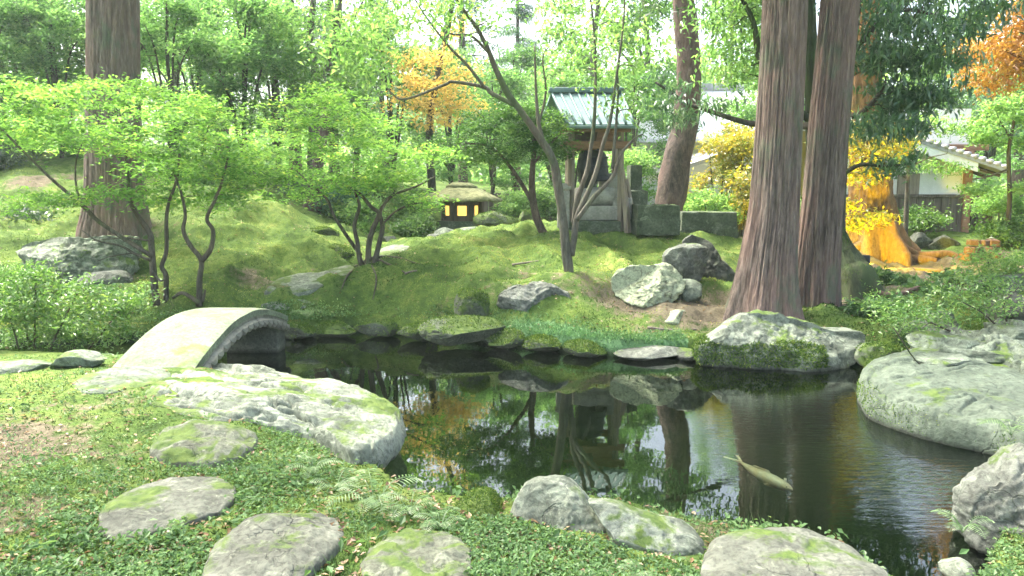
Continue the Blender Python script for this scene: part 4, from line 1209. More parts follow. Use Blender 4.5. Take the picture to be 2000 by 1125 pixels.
# ------------------------------------------------------------------ stone bridge
def bridge():
    XL, XR = -3.40, -2.69
    Y0, Y1 = 6.35, 9.1
    zc = lambda t: .39 + .26 * np.sin(np.pi * np.clip(t, 0, 1)) ** .95 * (1 - .0 * t)
    base = np.array(((XL + XR) / 2, Y0, .3))
    root = thing("stone_bridge", base, "arched pale stone slab bridge with a scalloped carved edge over the pond", "bridge")
    t = np.linspace(0, 1, 60)
    skew = lambda tt: .0 * tt
    y = Y0 + (Y1 - Y0) * t
    z = zc(t)
    r = np.random.default_rng(5)
    # deck: a curved plate with a few cross columns
    nxx = 14
    xs = np.linspace(0, 1, nxx)
    def plate(dz, inset):
        V = []
        for yy, zz, tt in zip(y, z, t):
            for s in xs:
                edge = .018 * (1 - (2 * s - 1) ** 8)
                V.append((XL + inset + (XR - XL - 2 * inset) * s + skew(tt), yy, zz + dz + (edge if dz > -.01 else 0)))
        return np.array(V)
    top, bot = plate(0, 0), plate(-.062, 0)
    top[:, 2] += .006 * fbm(top, 3, 3, 4)
    n = nxx
    i = np.arange(59)[:, None] * n + np.arange(n - 1)[None]
    qt = np.stack([i, i + 1, i + n + 1, i + n], -1).reshape(-1, 4)
    o = len(top)
    L = np.arange(59) * n
    side = np.vstack([np.stack([L, L + n, L + n + o, L + o], 1), np.stack([L + n - 1, L + n - 1 + o, L + 2 * n - 1 + o, L + 2 * n - 1], 1)])
    e0 = np.arange(n - 1)
    ends = np.vstack([np.stack([e0, e0 + o, e0 + 1 + o, e0 + 1], 1), np.stack([e0 + 59 * n, e0 + 1 + 59 * n, e0 + 1 + 59 * n + o, e0 + 59 * n + o], 1)])
    MB().add(np.vstack([top, bot]), np.vstack([qt, qt[:, ::-1] + o, side, ends])).build("deck", M['bridge_stone'], root, base, smooth=True).modifiers.new("split", 'EDGE_SPLIT').split_angle = R(40)
    # carved lower course under each edge: a row of drooping cloud-like lobes
    for xs0, sgn in ((XR, 1), (XL, -1)):
        mb = MB()
        tt = np.linspace(0, 1, 300)
        yy = Y0 + (Y1 - Y0) * tt
        zt = zc(tt) - .063
        lob = .062 + .07 * np.abs(np.sin(tt * np.pi * 17)) ** .6
        thick = .09
        rows = []
        for q, (xin, zz) in enumerate([(.012, zt), (.012, zt - .03), (-.008, zt - .05), (-.012, zt - lob * .75), (.012, zt - lob), (thick, zt - lob * .95), (thick, zt)]):
            rows.append(np.stack([xs0 - sgn * xin + skew(tt), yy, zz], 1))
        V = np.concatenate(rows)
        bul = np.tile(.028 * np.abs(np.sin(tt * np.pi * 17)) ** .5, len(rows)); bul[:600] = 0; bul[1500:] = 0
        V[:, 0] += sgn * bul + .008 * fbm(V, 9, 3, 8)
        m = len(rows)
        ii_ = np.arange(m - 1)[:, None] * 300 + np.arange(299)[None]
        q = np.stack([ii_, ii_ + 300, ii_ + 301, ii_ + 1], -1).reshape(-1, 4)
        mb.add(V, q)
        mb.build("carved_edge", M['bridge_side'], root, base, smooth=False)
    for yy in (Y0 + .1, Y1 - .12):
        MB().box(((XL + XR) / 2 + 0, yy, .06), (.62, .3, .5)).build("abutment", M['dark_rock'], root, base, bevel=.03)
    return root
bridge()
FOOT.append(np.array([(-3.4, 6.3), (-2.6, 6.3), (-2.5, 9.2), (-3.3, 9.2)]))

# ------------------------------------------------------------------ roofed well shelter with its bell
def bx(mb, u0, u1, v0, v1, d, dep, dz=0.0):
    a, b_ = at(u0, v0, d), at(u1, v1, d)
    mb.box(((a[0] + b_[0]) / 2, d + dep / 2, (a[2] + b_[2]) / 2), (abs(b_[0] - a[0]), dep, abs(a[2] - b_[2])))
    return mb

def shelter():
    D = 13.1
    g = gp(1165, 457, D)
    base = np.array((at(1165, 457, D)[0], D, at(1165, 457, D)[2]))
    root = thing("well_shelter", base, "small wooden well shelter under a ribbed green metal roof on the mound", "shelter")
    cx = base[0]
    # roof: two slopes, ridge along x, with standing seams
    eL, eR = at(1108, 243, D - .35), at(1238, 243, D - .35)
    rL, rR = at(1077, 178, D + .45), at(1212, 176, D + .45)
    slope_shift = 0.0
    eL = np.array((eL[0], D - .38, eL[2])); eR = np.array((eR[0], D - .38, eR[2]))
    ridge_z = at(1140, 180, D + .45)[2]
    rL = np.array((eL[0] - .03, D + .45, ridge_z)); rR = np.array((eR[0] - .0, D + .45, ridge_z))
    rL[0], rR[0] = at(1076, 180, D + .45)[0], at(1212, 180, D + .45)[0]
    bL, bR = eL + (rL - eL) * 2, eR + (rR - eR) * 2
    bL[2], bR[2] = eL[2], eR[2]
    mb = MB()
    def panel(mb, a, b_, c, d_, th):
        nrm = np.cross(b_ - a, d_ - a); nrm /= np.linalg.norm(nrm)
        if nrm[2] < 0: nrm = -nrm
        V = np.array([a, b_, c, d_, a - nrm * th, b_ - nrm * th, c - nrm * th, d_ - nrm * th])
        mb.add(V, [(0, 1, 2, 3), (7, 6, 5, 4), (0, 4, 5, 1), (1, 5, 6, 2), (2, 6, 7, 3), (3, 7, 4, 0)])
    panel(mb, eL, eR, rR, rL, .05)
    roof = mb.build("roof", M['copper'], root, base, smooth=False)
    mb = MB(); panel(mb, rL, rR, bR, bL, .05); mb.build("rear_roof", M['copper'], root, base, smooth=False)
    mb = MB()
    for k in range(9):
        t = k / 8.0
        a = eL * (1 - t) + eR * t; c = rL * (1 - t) + rR * t
        a = a + (c - a) * -.01
        mb.tube([a + (0, 0, .018), (a + c) / 2 + (0, 0, .018), c + (0, 0, .018)], (.02, .02), 6, 2)
    s = mb.build("standing_seam", M['copper_dark'], roof, None)
    s.data.transform(__import__('mathutils').Matrix.Translation(-Vector(base)))
    MB().box((rL + rR) / 2 + (0, 0, .03), (rR[0] - rL[0] + .1, .16, .09)).build("ridge_cap", M['copper_dark'], root, base, bevel=.01)
    MB().box((eL + eR) / 2 + (0, -.01, -.045), (eR[0] - eL[0] + .04, .04, .05)).build("eave_board", M['copper_dark'], root, base, bevel=.01)
    # frame
    zb = base[2]
    zt = at(1165, 247, D)[2]
    ul, ur = at(1117, 300, D)[0], at(1214, 300, D)[0]
    for (x, y, lean) in ((ul, D + .06, .0), (ur, D + .06, .02), (ul + .0, D + .85, 0), (ur, D + .85, 0)):
        MB().tube([(x + lean, y, zb - .1), (x, y, (zb + zt) / 2), (x - lean * .5, y, zt + .12)], (.062, .055), 4, 3).build("post", M['wood'], root, base, smooth=False, bevel=.008)
    for nm, z, hh in (("beam", at(1165, 283, D)[2], .12), ("beam", at(1165, 252, D)[2], .1)):
        for yy in (D + .01, D + .9):
            MB().box(((ul + ur) / 2, yy, z), (ur - ul + .3, .09, hh)).build(nm, M['red_wood'], root, base, smooth=False, bevel=.01)
    for x in (ul, ur):
        MB().box((x, D + .455, at(1165, 283, D)[2] + .08), (.08, .82, .1)).build("crossbeam", M['wood'], root, base, smooth=False, bevel=.006)
    for k in range(7):
        MB().box((ul - .08 + (ur - ul + .16) * k / 6, D + .45, at(1165, 252, D)[2] + .09), (.05, 1.5, .05)).build("rafter", M['wood'], root, base, smooth=False, bevel=.006)
    # upper boarded box and the tawny panel
    MB().box(((ul + ur) / 2 - .12, D + .5, at(1165, 266, D)[2]), (ur - ul - .35, .5, .24)).build("dark_board", M['brown_wood'], root, base, smooth=False, bevel=.008)
    MB().box((ur - .22, D + .1, at(1165, 262, D)[2]), (.4, .06, .22), 0, .8).build("end_board", M['red_wood'], root, base, smooth=False, bevel=.008)
    # raking props at right
    for P, ra in ((pl(D - .05, (1214, 330), (1222, 400), (1226, 455)), (.05, .06)), (pl(D + .2, (1222, 350), (1232, 400), (1241, 438)), (.045, .05))):
        MB().tube(P, ra, 4, 3).build("prop", M['wood'], root, base, smooth=False)
    return root, D, base, ul, ur
sh, SD, SB, SUL, SUR = shelter()

# what stands inside and around it
b = at(1160, 346, SD + .45)
root = thing("bronze_bell", b, "dark round-shouldered bell hanging inside the well shelter", "bell")
zt = at(1160, 292, SD + .45)[2]
prof = [(0.0, zt), (.10, zt - .005), (.17, zt - .04), (.22, zt - .12), (.235, zt - .24), (.25, zt - .38), (.27, zt - .48), (.285, zt - .52), (.285, zt - .55), (.25, zt - .55), (.22, zt - .4)]
MB().lathe(prof, 36, (b[0], b[1], 0)).build("body", M['bronze'], root, b)
mb = MB()
for z in (.14, .3, .44):
    mb.lathe([(.222 + z * .09, zt - z - .012), (.245 + z * .09, zt - z), (.222 + z * .09, zt - z + .012)], 36, (b[0], b[1], 0))
mb.build("band", M['bronze'], root, b)
mb = MB(); mb.tube([(b[0] - .07, b[1], zt - .02), (b[0] - .05, b[1], zt + .08), (b[0], b[1], zt + .1), (b[0] + .05, b[1], zt + .08), (b[0] + .07, b[1], zt - .02)], (.02, .02), 8, 4); mb.build("crown_loop", M['bronze'], root, b)

c = at(1142, 362, SD + .15)
o = boulder("dark_stone", "dark craggy stone standing under the bell in the well shelter", 1143, 335, SD + .2, 34, 76, .3, M['dark_rock'], 130, "stone", None, 8, big=False)
o.data.materials[0] = M['bronze']
# stone base of the well
b = at(1165, 457, SD)
root = thing("stone_well", b, "pale stone well with a barrel-shaped curb on stepped blocks under the shelter", "well")
mb = MB(); bx(mb, 1098, 1212, 432, 462, SD - .02, .95); mb.build("lower_step", M['mossy_cut_stone'], root, b, bevel=.015)
mb = MB(); bx(mb, 1106, 1206, 402, 431, SD + .06, .8); mb.build("upper_step", M['cut_stone'], root, b, bevel=.02)
ca, cb = at(1122, 383, SD + .3), at(1200, 383, SD + .3)
hx = (cb[0] - ca[0])
mb = MB(); mb.lathe([(0, 0), (.13, 0), (.152, .015), (.158, .05), (.162, hx / 2), (.158, hx - .05), (.152, hx - .015), (.13, hx), (0, hx)], 32, (ca[0], SD + .3, at(1160, 384, SD + .3)[2]), 'x'); mb.build("barrel", M['cut_stone'], root, b)
mb = MB(); bx(mb, 1172, 1212, 338, 402, SD + .5, .3); mb.build("rear_block", M['cut_stone'], root, b, bevel=.02)
mb = MB(); bx(mb, 1198, 1234, 385, 430, SD + .15, .35); mb.build("side_block", M['cut_stone'], root, b, bevel=.03)

b = at(1100, 442, SD - .15)
root = thing("stone_post", b, "squat grey stone post with a capped top at the left of the well", "stone post")
mb = MB(); bx(mb, 1090, 1112, 372, 446, SD - .1, .2); mb.build("shaft", M['cut_stone'], root, b, bevel=.015)
mb = MB(); p = at(1101, 367, SD); mb.box((p[0], SD, p[2]), (.24, .24, .06)); mb.box((p[0], SD, p[2] + .055), (.15, .15, .05), 0, .6); mb.build("cap", M['cut_stone'], root, b, bevel=.012)

# square trough, long dark block, standing slab
def block_stone(name, label, cat, u0, u1, v0, v1, d, dep, mat, seed, rz=0.0, hollow=False, taper=.97):
    a, c = at(u0, v0, d), at(u1, v1, d)
    w, h = c[0] - a[0], a[2] - c[2]
    base = np.array(((a[0] + c[0]) / 2, d + dep / 2, c[2]))
    # subdivided box with worn faces
    k = 22
    mb = MB()
    V, T = ICO5
    S = V / np.abs(V).max(1)[:, None]
    S = S * (1 - .02 * (np.abs(S).min(1)[:, None]))
    cube = np.sign(S) * np.abs(S) ** .9
    W = cube * (w / 2, dep / 2, h / 2)
    W[:, :2] *= np.where(W[:, 2:3] > 0, taper, 1)
    nse = fbm(W + seed * 4.1, 5, 4, seed)[:, None]
    W = W * (1 - .02 * np.abs(nse)) + .012 * nse
    W[:, 2] += h / 2
    if hollow:
        ins = (np.abs(W[:, 0]) < w * .36) & (np.abs(W[:, 1]) < dep * .34) & (W[:, 2] > h * .8)
        W[ins, 2] -= h * .3
    cr, sr = math.cos(rz), math.sin(rz)
    W[:, :2] = W[:, :2] @ np.array([[cr, sr], [-sr, cr]])
    o = MB().add(W + base, None, T).build(name, mat, None, base, smooth=True)
    o.modifiers.new("split", 'EDGE_SPLIT').split_angle = R(50)
    return tag(o, label, cat)
block_stone("stone_trough", "square mossy stone trough with a pale lichen patch right of the well shelter", "trough", 1243, 1328, 400, 460, 12.7, .7, M['mossy_cut_stone'], 3, 0.03, True)
block_stone("stone_block", "long low dark green stone block behind the trough", "stone block", 1332, 1442, 414, 480, 13.4, .6, M['mossy_cut_stone'], 5, -.04)
block_stone("standing_stone", "upright dark mossy slab with an orange-lit edge behind the trough", "standing stone", 1220, 1262, 322, 425, 14.2, .35, M['mossy_cut_stone'], 7, .25, False, .55)

# dark buttress stump right of the twin cedars
b = gp(1662, 566, 10.6)
def stump():
    P = [b - (0, 0, .15), b + (-.02, 0, .12), at(1655, 520, 10.65), at(1640, 480, 10.75), at(1628, 440, 10.8)]
    o = MB().tube(P, [.44, .34, .24, .16, .08], 60, 10,
        lambda RR, A, L: RR * (1 + .16 * np.cos(A * 5 + .6) * np.exp(-L / .3) + .1 * fbm(np.stack([np.cos(A) * 2, np.sin(A) * 2, L * 2], -1).reshape(-1, 3), 1, 4, 3).reshape(RR.shape)) + .055 * fbm(np.stack([np.cos(A) * 7, np.sin(A) * 7, L * 2], -1).reshape(-1, 3), 1, 3, 3).reshape(RR.shape)).build("tree_stump", M['mossy_bark'], None, b)
    surf_tufts(o, "moss", M['mossblade'], 2600, .025, lambda p, n: fbm(p, 5, 3, 4) > .05, 8)
    tag(o, "dark mossy broken stump leaning against the right side of the twin cedars", "tree stump")
stump()

# ------------------------------------------------------------------ lit lantern hut with a mossy thatched roof
def hut():
    D = 17.6
    base = at(900, 442, D)
    root = thing("lantern_hut", base, "little six-sided wooden lantern hut with glowing windows and mossy thatched roof", "lantern hut")
    zb, z1, z2, zt = base[2], at(900, 424, D)[2], at(900, 402, D)[2], at(900, 384, D)[2]
    Rr = .43
    cx, cy = base[0], D + .35
    ang = [math.radians(60 * k - 115) for k in range(6)]
    def hexring(r, z): return [(cx + r * math.cos(a), cy + r * math.sin(a), z) for a in ang]
    def prism(z0, z1_, r0, r1):
        mb = MB()
        V = np.array(hexring(r0, z0) + hexring(r1, z1_))
        mb.add(V, [(k, (k + 1) % 6, 6 + (k + 1) % 6, 6 + k) for k in range(6)] + [(8, 7, 6, 9), (9, 6, 11, 10), (2, 3, 0, 1), (3, 4, 5, 0)])
        return mb
    prism(zb - .25, at(900, 432, D)[2], Rr + .18, Rr + .14).build("plinth", M['mossy_cut_stone'], root, base, smooth=False)
    prism(zb + .05, z1 + .03, Rr, Rr).build("lower_wall", M['brown_wood'], root, base, smooth=False)
    prism(z2 + .0, zt + .1, Rr, Rr).build("upper_wall", M['brown_wood'], root, base, smooth=False)
    for k in range(6):
        a = ang[k]
        MB().tube([(cx + Rr * math.cos(a), cy + Rr * math.sin(a), z1 - .1), (cx + Rr * math.cos(a), cy + Rr * math.sin(a), z2 + .1)], (.05, .05), 6, 1).build("corner_post", M['brown_wood'], root, base)
        p, q = np.array((cx + Rr * math.cos(a), cy + Rr * math.sin(a))), np.array((cx + Rr * math.cos(ang[(k + 1) % 6]), cy + Rr * math.sin(ang[(k + 1) % 6])))
        c_, dv = (p + q) / 2, (q - p)
        mb = MB(); mb.box((c_[0] * .97 + cx * .03, c_[1] * .97 + cy * .03, (z1 + z2) / 2), (np.linalg.norm(dv) * .98, .02, z2 - z1 + .06), math.atan2(dv[1], dv[0]))
        w_ = mb.build("lit_window", M['litwin'], root, base, smooth=False)
        for s in (.12, .88):
            pp = p + dv * s
            mb = MB()
            mb.box((pp[0], pp[1], (z1 + z2) / 2), (.12, .045, z2 - z1 + .02), math.atan2(dv[1], dv[0]))
            fo = mb.build("window_frame", M['brown_wood'], w_, None, smooth=False)
            fo.data.transform(__import__('mathutils').Matrix.Translation(-Vector(base)))
    zr = at(900, 388, D)[2]
    def wob(r, z, A):
        q = np.stack([np.cos(A) * r * 4, np.sin(A) * r * 4, z * 4], -1).reshape(-1, 3)
        nn_ = fbm(q, 1, 3, 4).reshape(r.shape)
        hexk = 1 + .05 * np.cos(6 * (A - ang[0]))
        return r * (1 + .09 * nn_) * hexk, z + .05 * nn_
    MB().lathe([(0, zr + .02), (.6, zr - .03), (.9, zr - .07), (.93, zr - .03), (.72, zr + .08), (.46, zr + .2), (.26, zr + .28)], 60, (cx, cy, 0), wob=wob).build("roof", M['thatch'], root, base)
    MB().lathe([(.33, zr + .23), (.36, zr + .28), (.2, zr + .36), (0, zr + .39)], 48, (cx, cy, 0), wob=wob).build("roof_cap", M['thatch'], root, base)
    return root
hut()

# ------------------------------------------------------------------ house at right
def house():
    D = 18.0
    base = np.array((at(1760, 452, D)[0], D, at(1760, 452, D)[2]))
    root = thing("garden_house", base, "white-walled house with dark plank base and grey tiled roof behind the right-hand trees", "house")
    xl, xr = at(1610, 400, D)[0], at(1884, 400, D)[0]
    zb = base[2] - .2
    zm, ztop = at(1800, 385, D)[2], at(1800, 290, D)[2]
    dep = 5.0
    MB().box(((xl + xr) / 2, D + dep / 2, (zm + ztop + .9) / 2), (xr - xl, dep, ztop + .9 - zm)).build("plaster_wall", M['plaster'], root, base, smooth=False)
    # gable top follows the roof: planks at the bottom as separate boards
    mb = MB()
    nb = 17
    for k in range(nb):
        w = (xr - xl) / nb
        mb.box((xl + w * (k + .5), D - .03 + (.006 if k % 2 else 0), (zb + zm) / 2), (w * .96, .06, zm - zb))
    mb.box(((xl + xr) / 2, D - .045, zm + .03), (xr - xl + .06, .1, .07))
    mb.build("plank_wall", M['plank'], root, base, smooth=False, bevel=.006)
    mb = MB()
    for k in range(16):
        mb.box((xr + .03, D + .15 + k * .3, (zb + ztop) / 2), (.06, .27, ztop - zb))
    mb.build("side_wall", M['plank'], root, base, smooth=False, bevel=.006)
    for x, y in ((xr, D - .02), (xl, D - .02)):
        MB().box((x, y, (zb + ztop) / 2), (.17, .17, ztop - zb + .1)).build("corner_post", M['red_wood'], root, base, smooth=False, bevel=.01)
    MB().box(((xl + xr) / 2 + .2, D - .05, ztop + .02), (xr - xl + .4, .12, .14)).build("wall_beam", M['red_wood'], root, base, smooth=False, bevel=.01)
    MB().box((at(1773, 362, D)[0], D - .02, at(1773, 362, D)[2]), (.5, .06, .55)).build("shutter", M['wood'], root, base, smooth=False, bevel=.01)
    # low slatted annex to the right
    mb = MB()
    for k in range(10):
        mb.box((xr + .15 + k * .1, D + .6, (zb + zm) / 2), (.035, .04, zm - zb))
    mb.box((xr + .6, D + .6, zm), (1.1, .07, .07))
    mb.box((xr + .6, D + .66, (zb + zm) / 2), (1.0, .03, zm - zb))
    mb.build("slat_screen", M['plank'], root, base, smooth=False)
    # roof
    D2 = D - .55
    ev = at(1972, 330, D2); top = at(1650, 222, D2)
    sl = (ev[2] - top[2]) / (ev[0] - top[0])
    X0, X1 = top[0], ev[0]
    Yf, Yb = D2, D + dep + .5
    mb = MB()
    def roofplane(mb, Xa, Za, Xb, Zb, th):
        V = np.array([(Xa, Yf, Za), (Xb, Yf, Zb), (Xb, Yb, Zb), (Xa, Yb, Za), (Xa, Yf, Za - th), (Xb, Yf, Zb - th), (Xb, Yb, Zb - th), (Xa, Yb, Za - th)])
        mb.add(V, [(0, 1, 2, 3), (7, 6, 5, 4), (0, 4, 5, 1), (1, 5, 6, 2), (2, 6, 7, 3), (3, 7, 4, 0)])
    roofplane(mb, X0, top[2], X1, ev[2], .09)
    roofplane(mb, X0 - .002, top[2], X0 - 3.6, top[2] + sl * 3.6, .09)
    rf = mb.build("roof", M['tile'], root, base, smooth=False)
    mb = MB()
    for k in range(22):
        t = (k + .5) / 22
        x, z = X0 + (X1 - X0) * t, top[2] + (ev[2] - top[2]) * t
        mb.tube([(x, Yf - .03, z + .03), (x, Yf + .4, z + .03)], (.055, .055), 8, 1)
    for k in range(20):
        y = Yf + .2 + k * (Yb - Yf - .3) / 20
        mb.tube([(X0, y, top[2] + .02), (X1 + .03, y, ev[2] + .02)], (.05, .05), 6, 1)
    t_ = mb.build("roof_tile", M['tile'], rf, None); t_.data.transform(__import__('mathutils').Matrix.Translation(-Vector(base)))
    mb = MB()
    aa = np.array((X0, Yf + .02, top[2] - .09)); bb = np.array((X1 - .7, Yf + .02, ev[2] - .09 - sl * .7))
    V = np.array([aa, bb, bb + (0, .05, 0), aa + (0, .05, 0), aa - (0, 0, .2), bb - (0, 0, .2), bb + (0, .05, -.2), aa + (0, .05, -.2)])
    mb.add(V, [(0, 1, 2, 3), (7, 6, 5, 4), (0, 4, 5, 1), (1, 5, 6, 2), (2, 6, 7, 3), (3, 7, 4, 0)])
    mb.build("bargeboard", M['plaster'], root, base, smooth=False)
    MB().tube([(X1 - .45, D + .3, zb), (X1 - .45, D + .3, ev[2])], (.04, .04), 6, 1).build("downpipe", M['brown_wood'], root, base)
    # soffit rafters
    mb = MB()
    for k in range(9):
        y = Yf + .3 + k * .6
        a_, c_ = np.array((X1 - 1.5, y, ev[2] - sl * 1.5 - .14)), np.array((X1 - .02, y, ev[2] - .14))
        MB().tube([a_, c_], (.04, .04), 4, 1).build("rafter", M['brown_wood'], root, base, smooth=False)
house()

def far_house():
    D = 25.0
    base = np.array((at(1360, 330, D)[0], D, at(1360, 330, D)[2]))
    root = thing("far_building", base, "pale low-roofed building glimpsed behind the curved pine", "house")
    xl, xr = at(1225, 300, D)[0], at(1500, 300, D)[0]
    zb, zw, zr = base[2] - 1.4, at(1360, 270, D)[2], at(1360, 158, D)[2]
    MB().box(((xl + xr) / 2, D + 2, (zb + zw) / 2), (xr - xl - .6, 4, zw - zb + .4)).build("wall", M['plaster'], root, base, smooth=False)
    mb = MB()
    ym = D + 2
    V = np.array([(xl, D - .7, zw - .05), (xr, D - .7, zw - .05), (xr - .2, ym, zr), (xl + .9, ym, zr), (xl, D + 4.7, zw - .05), (xr, D + 4.7, zw - .05)])
    V2 = V - (0, 0, .12)
    mb.add(np.vstack([V, V2]), [(0, 1, 2, 3), (3, 2, 5, 4), (6, 9, 8, 7), (9, 10, 11, 8), (0, 6, 7, 1), (4, 5, 11, 10)], [(0, 3, 4), (1, 5, 2)])
    mb.build("roof", M['glare_roof'], root, base, smooth=False)
    mb = MB(); mb.box(((xl + xr) / 2 + .3, ym, zr + .06), (xr - xl - 1.2, .3, .22)); mb.box((at(1380, 150, D)[0], ym, zr + .2), (.5, .34, .28)); mb.build("ridge", M['tile'], root, base, smooth=False)
M['glare_roof'] = plain_mat("pale_glare_roof", (.68, .68, .68), (.8, .8, .79), 2, .6, .05)  # bright glare on the roof tiles is put into this pale colour
far_house()

# wooden fences far behind
def fence(name, label, u0, u1, v0, v1, d0, d1, n):
    a, c = at(u0, v1, d0), at(u1, v1, d1)
    top = at(u0, v0, d0)[2]
    h = top - a[2]
    base = a.copy()
    root = thing(name, base, label, "fence")
    mb = MB()
    L = np.linalg.norm((c - a)[:2]); rz = math.atan2(c[1] - a[1], c[0] - a[0])
    k = int(L / .12)
    r = np.random.default_rng(n)
    for i in range(k):
        t = (i + .5) / k
        p = a + (c - a) * t
        hh = h * r.uniform(.97, 1.03)
        mb.box((p[0], p[1], p[2] + hh / 2 - .1), (L / k * .92, .03, hh + .2), rz)
    mb.build("boards", M['plank'], root, base, smooth=False)
    for s in (0, .5, 1):
        p = a + (c - a) * s
        MB().box((p[0], p[1] + .05, p[2] + h / 2 - .05), (.1, .1, h + .3), rz).build("post", M['brown_wood'], root, base, smooth=False)
    mb = MB()
    m_ = (a + c) / 2
    mb.box((m_[0], m_[1] - .03, top - .1), (L, .03, .06), rz); mb.build("rail", M['brown_wood'], root, base, smooth=False)
fence("board_fence", "weathered board fence behind the cloud-pruned tree", 945, 1100, 378, 432, 20, 20, 3)
fence("board_fence", "dim board fence between the pine and the twin cedars", 1335, 1500, 382, 430, 21, 21, 4)

# ------------------------------------------------------------------ big old tree lit orange, stump pile, log
def lit_tree():
    D = 15.0
    b = gp(1708, 500, D)
    root = thing("old_tree", b, "thick old tree with spreading roots glowing orange in front of the house", "tree")
    mb = MB()
    def warp(RR, A, L):
        q = np.stack([np.cos(A) * 3, np.sin(A) * 3, L * 1.3], -1).reshape(-1, 3)
        q2 = np.stack([np.cos(A) * 9, np.sin(A) * 9, L * 5], -1).reshape(-1, 3)
        return RR * (1 + .13 * fbm(q, 1, 3, 5).reshape(RR.shape) + .09 * fbm(q2, 1, 3, 6).reshape(RR.shape) + np.exp(-np.maximum(L - .25, 0) / .4) * (.3 + .38 * np.cos(A * 6 + 1)) + .06 * np.cos(A * 6 + 1) * np.exp(-L / 2))
    mb.tube([b - (0, 0, .25), b, at(1706, 440, D), at(1703, 390, D), at(1700, 330, D), at(1692, 240, D), at(1688, 150, D), at(1690, -50, D), at(1695, -250, D)], [.5, .48, .42, .38, .36, .33, .3, .25, .2], 90, 10, warp)
    mb.build("trunk", M['warm_bark'], root, b)
    for k, (pts, r0) in enumerate([([(1735, 470), (1760, 490), (1800, 500), (1830, 506)], .15), ([(1720, 480), (1728, 500), (1745, 512)], .14), ([(1690, 480), (1676, 497), (1660, 507)], .15), ([(1740, 465), (1790, 484), (1850, 490), (1880, 492)], .1)]):
        P = np.array([at(u, v, D - .25 - .1 * i) for i, (u, v) in enumerate(pts)])
        for i in range(1, len(P)): P[i, 2] = gz(P[i, 0], P[i, 1]) + .03 * (len(P) - i) * .6
        MB().tube(P, (r0, .05), 14, 6, lambda RR, A, L: RR * (1 + .12 * fbm(np.stack([np.cos(A), np.sin(A), L * 4], -1).reshape(-1, 3), 1, 2, 7).reshape(RR.shape))).build("root", M['warm_bark'], root, b)
    C = []
    r = np.random.default_rng(88)
    for u, v, s in [(1660, 290, .3), (1690, 270, .35), (1670, 320, .25), (1650, 400, .15), (1680, 430, .2), (1720, 425, .15), (1650, 350, .2), (1720, 300, .25), (1760, 285, .2), (1700, 340, .2), (1665, 440, .12), (1740, 260, .25), (1655, 255, .2)]:
        p = at(u, v, D - .75)
        C.append(p + r.normal(size=(230, 3)) * (s * .8, s * .9, s * .5))
    C = np.vstack(C)
    cm = MB(); leaf_cards(cm, C, .1, .045, .5, .3, r); cm.build("foliage", M['yellow'], root, b, smooth=False)
lit_tree()

b = gp(1911, 516, 13.6)
root = thing("stump_pile", b, "short pile of split stump blocks glowing orange near the right shrubs", "wood pile")
r = np.random.default_rng(14)
k = 0
for row in range(3):
    for col in range(4):
        if row == 2 and col == 0: continue
        p = b + (-.24 + col * .16 + r.uniform(-.03, .03), r.uniform(-.1, .1), .06 + row * .125)
        MB().box(p, (r.uniform(.12, .17), .3, r.uniform(.09, .13)), r.uniform(-.35, .35), .9, r.uniform(-.08, .08)).build("block", M['block'], root, b, smooth=False, bevel=.02)
b = gp(1800, 532, 13.0)
o = MB().tube([gp(1755, 531, 13.1) + (0, 0, .03), gp(1800, 533, 13.0) + (0, 0, .035), gp(1862, 537, 12.8) + (0, 0, .03)], (.045, .04), 10, 4).build("fallen_log", M['brown_wood'], None, b)
tag(o, "thin dark log lying across the orange-lit earth", "log")
b = gp(1740, 575, 10.3)
o = MB().tube([gp(1690, 578, 10.4) + (0, 0, .03), gp(1740, 583, 10.2) + (0, 0, .05), gp(1800, 582, 10.2) + (0, 0, .03)], (.05, .035), 10, 4).build("fallen_log", M['brown_wood'], None, b)
tag(o, "half-buried dark log among the leafy plants right of the stump", "log")
for u0, v0, u1, v1, d, lab in [(1000, 490, 1095, 492, 11.3, "pale straight stick lying on the mossy mound"), (1265, 625, 1360, 648, 9.0, "thin bent twig on the bare earth above the ledge stone"), (790, 515, 815, 545, 10.8, "short exposed root trailing right from the maple foot")]:
    p, q = gp(u0, v0, d), gp(u1, v1, d)
    m_ = (p + q) / 2; m_[2] = gz(m_[0], m_[1]) + .015
    o = MB().tube([p + (0, 0, .015), m_, q + (0, 0, .015)], (.016, .01), 7, 5).build("stick", M['pale_bark'], None, p)
    tag(o, lab, "stick")

# warm garden floodlight that paints the tree orange
fb = np.array((5.72, 12.5, 0.0)); fb[2] = gz(fb[0], fb[1])
root = thing("garden_floodlight", fb, "small dark ground floodlight hidden behind the mossy stump", "floodlight")
MB().box(fb + (0, 0, .03), (.16, .16, .06)).build("foot", M['bronze'], root, fb, bevel=.01)
MB().tube([fb + (0, 0, .05), fb + (0, 0, .14)], (.02, .02), 8, 1).build("stem", M['bronze'], root, fb)
MB().box(fb + (0, -.03, .2), (.22, .05, .14)).build("housing", M['bronze'], root, fb, bevel=.01)
MB().box(fb + (0, .003, .2), (.18, .012, .1)).build("lens", glow_mat("floodlight_lens", (1, .55, .12), 12.0), root, fb)
ld = bpy.data.lights.new("floodlight_beam", 'SPOT')
ld.spot_size = R(150)
ld.spot_blend = .5
ld.energy = 210
ld.color = (1.0, .74, .0)
ld.shadow_soft_size = .08
lo = bpy.data.objects.new("floodlight_beam", ld)
COL.objects.link(lo)
lo.location = fb + (0, .14, .24)
lo.rotation_euler = Vector((1.9, 2.5, .9)).to_track_quat('-Z', 'Y').to_euler()

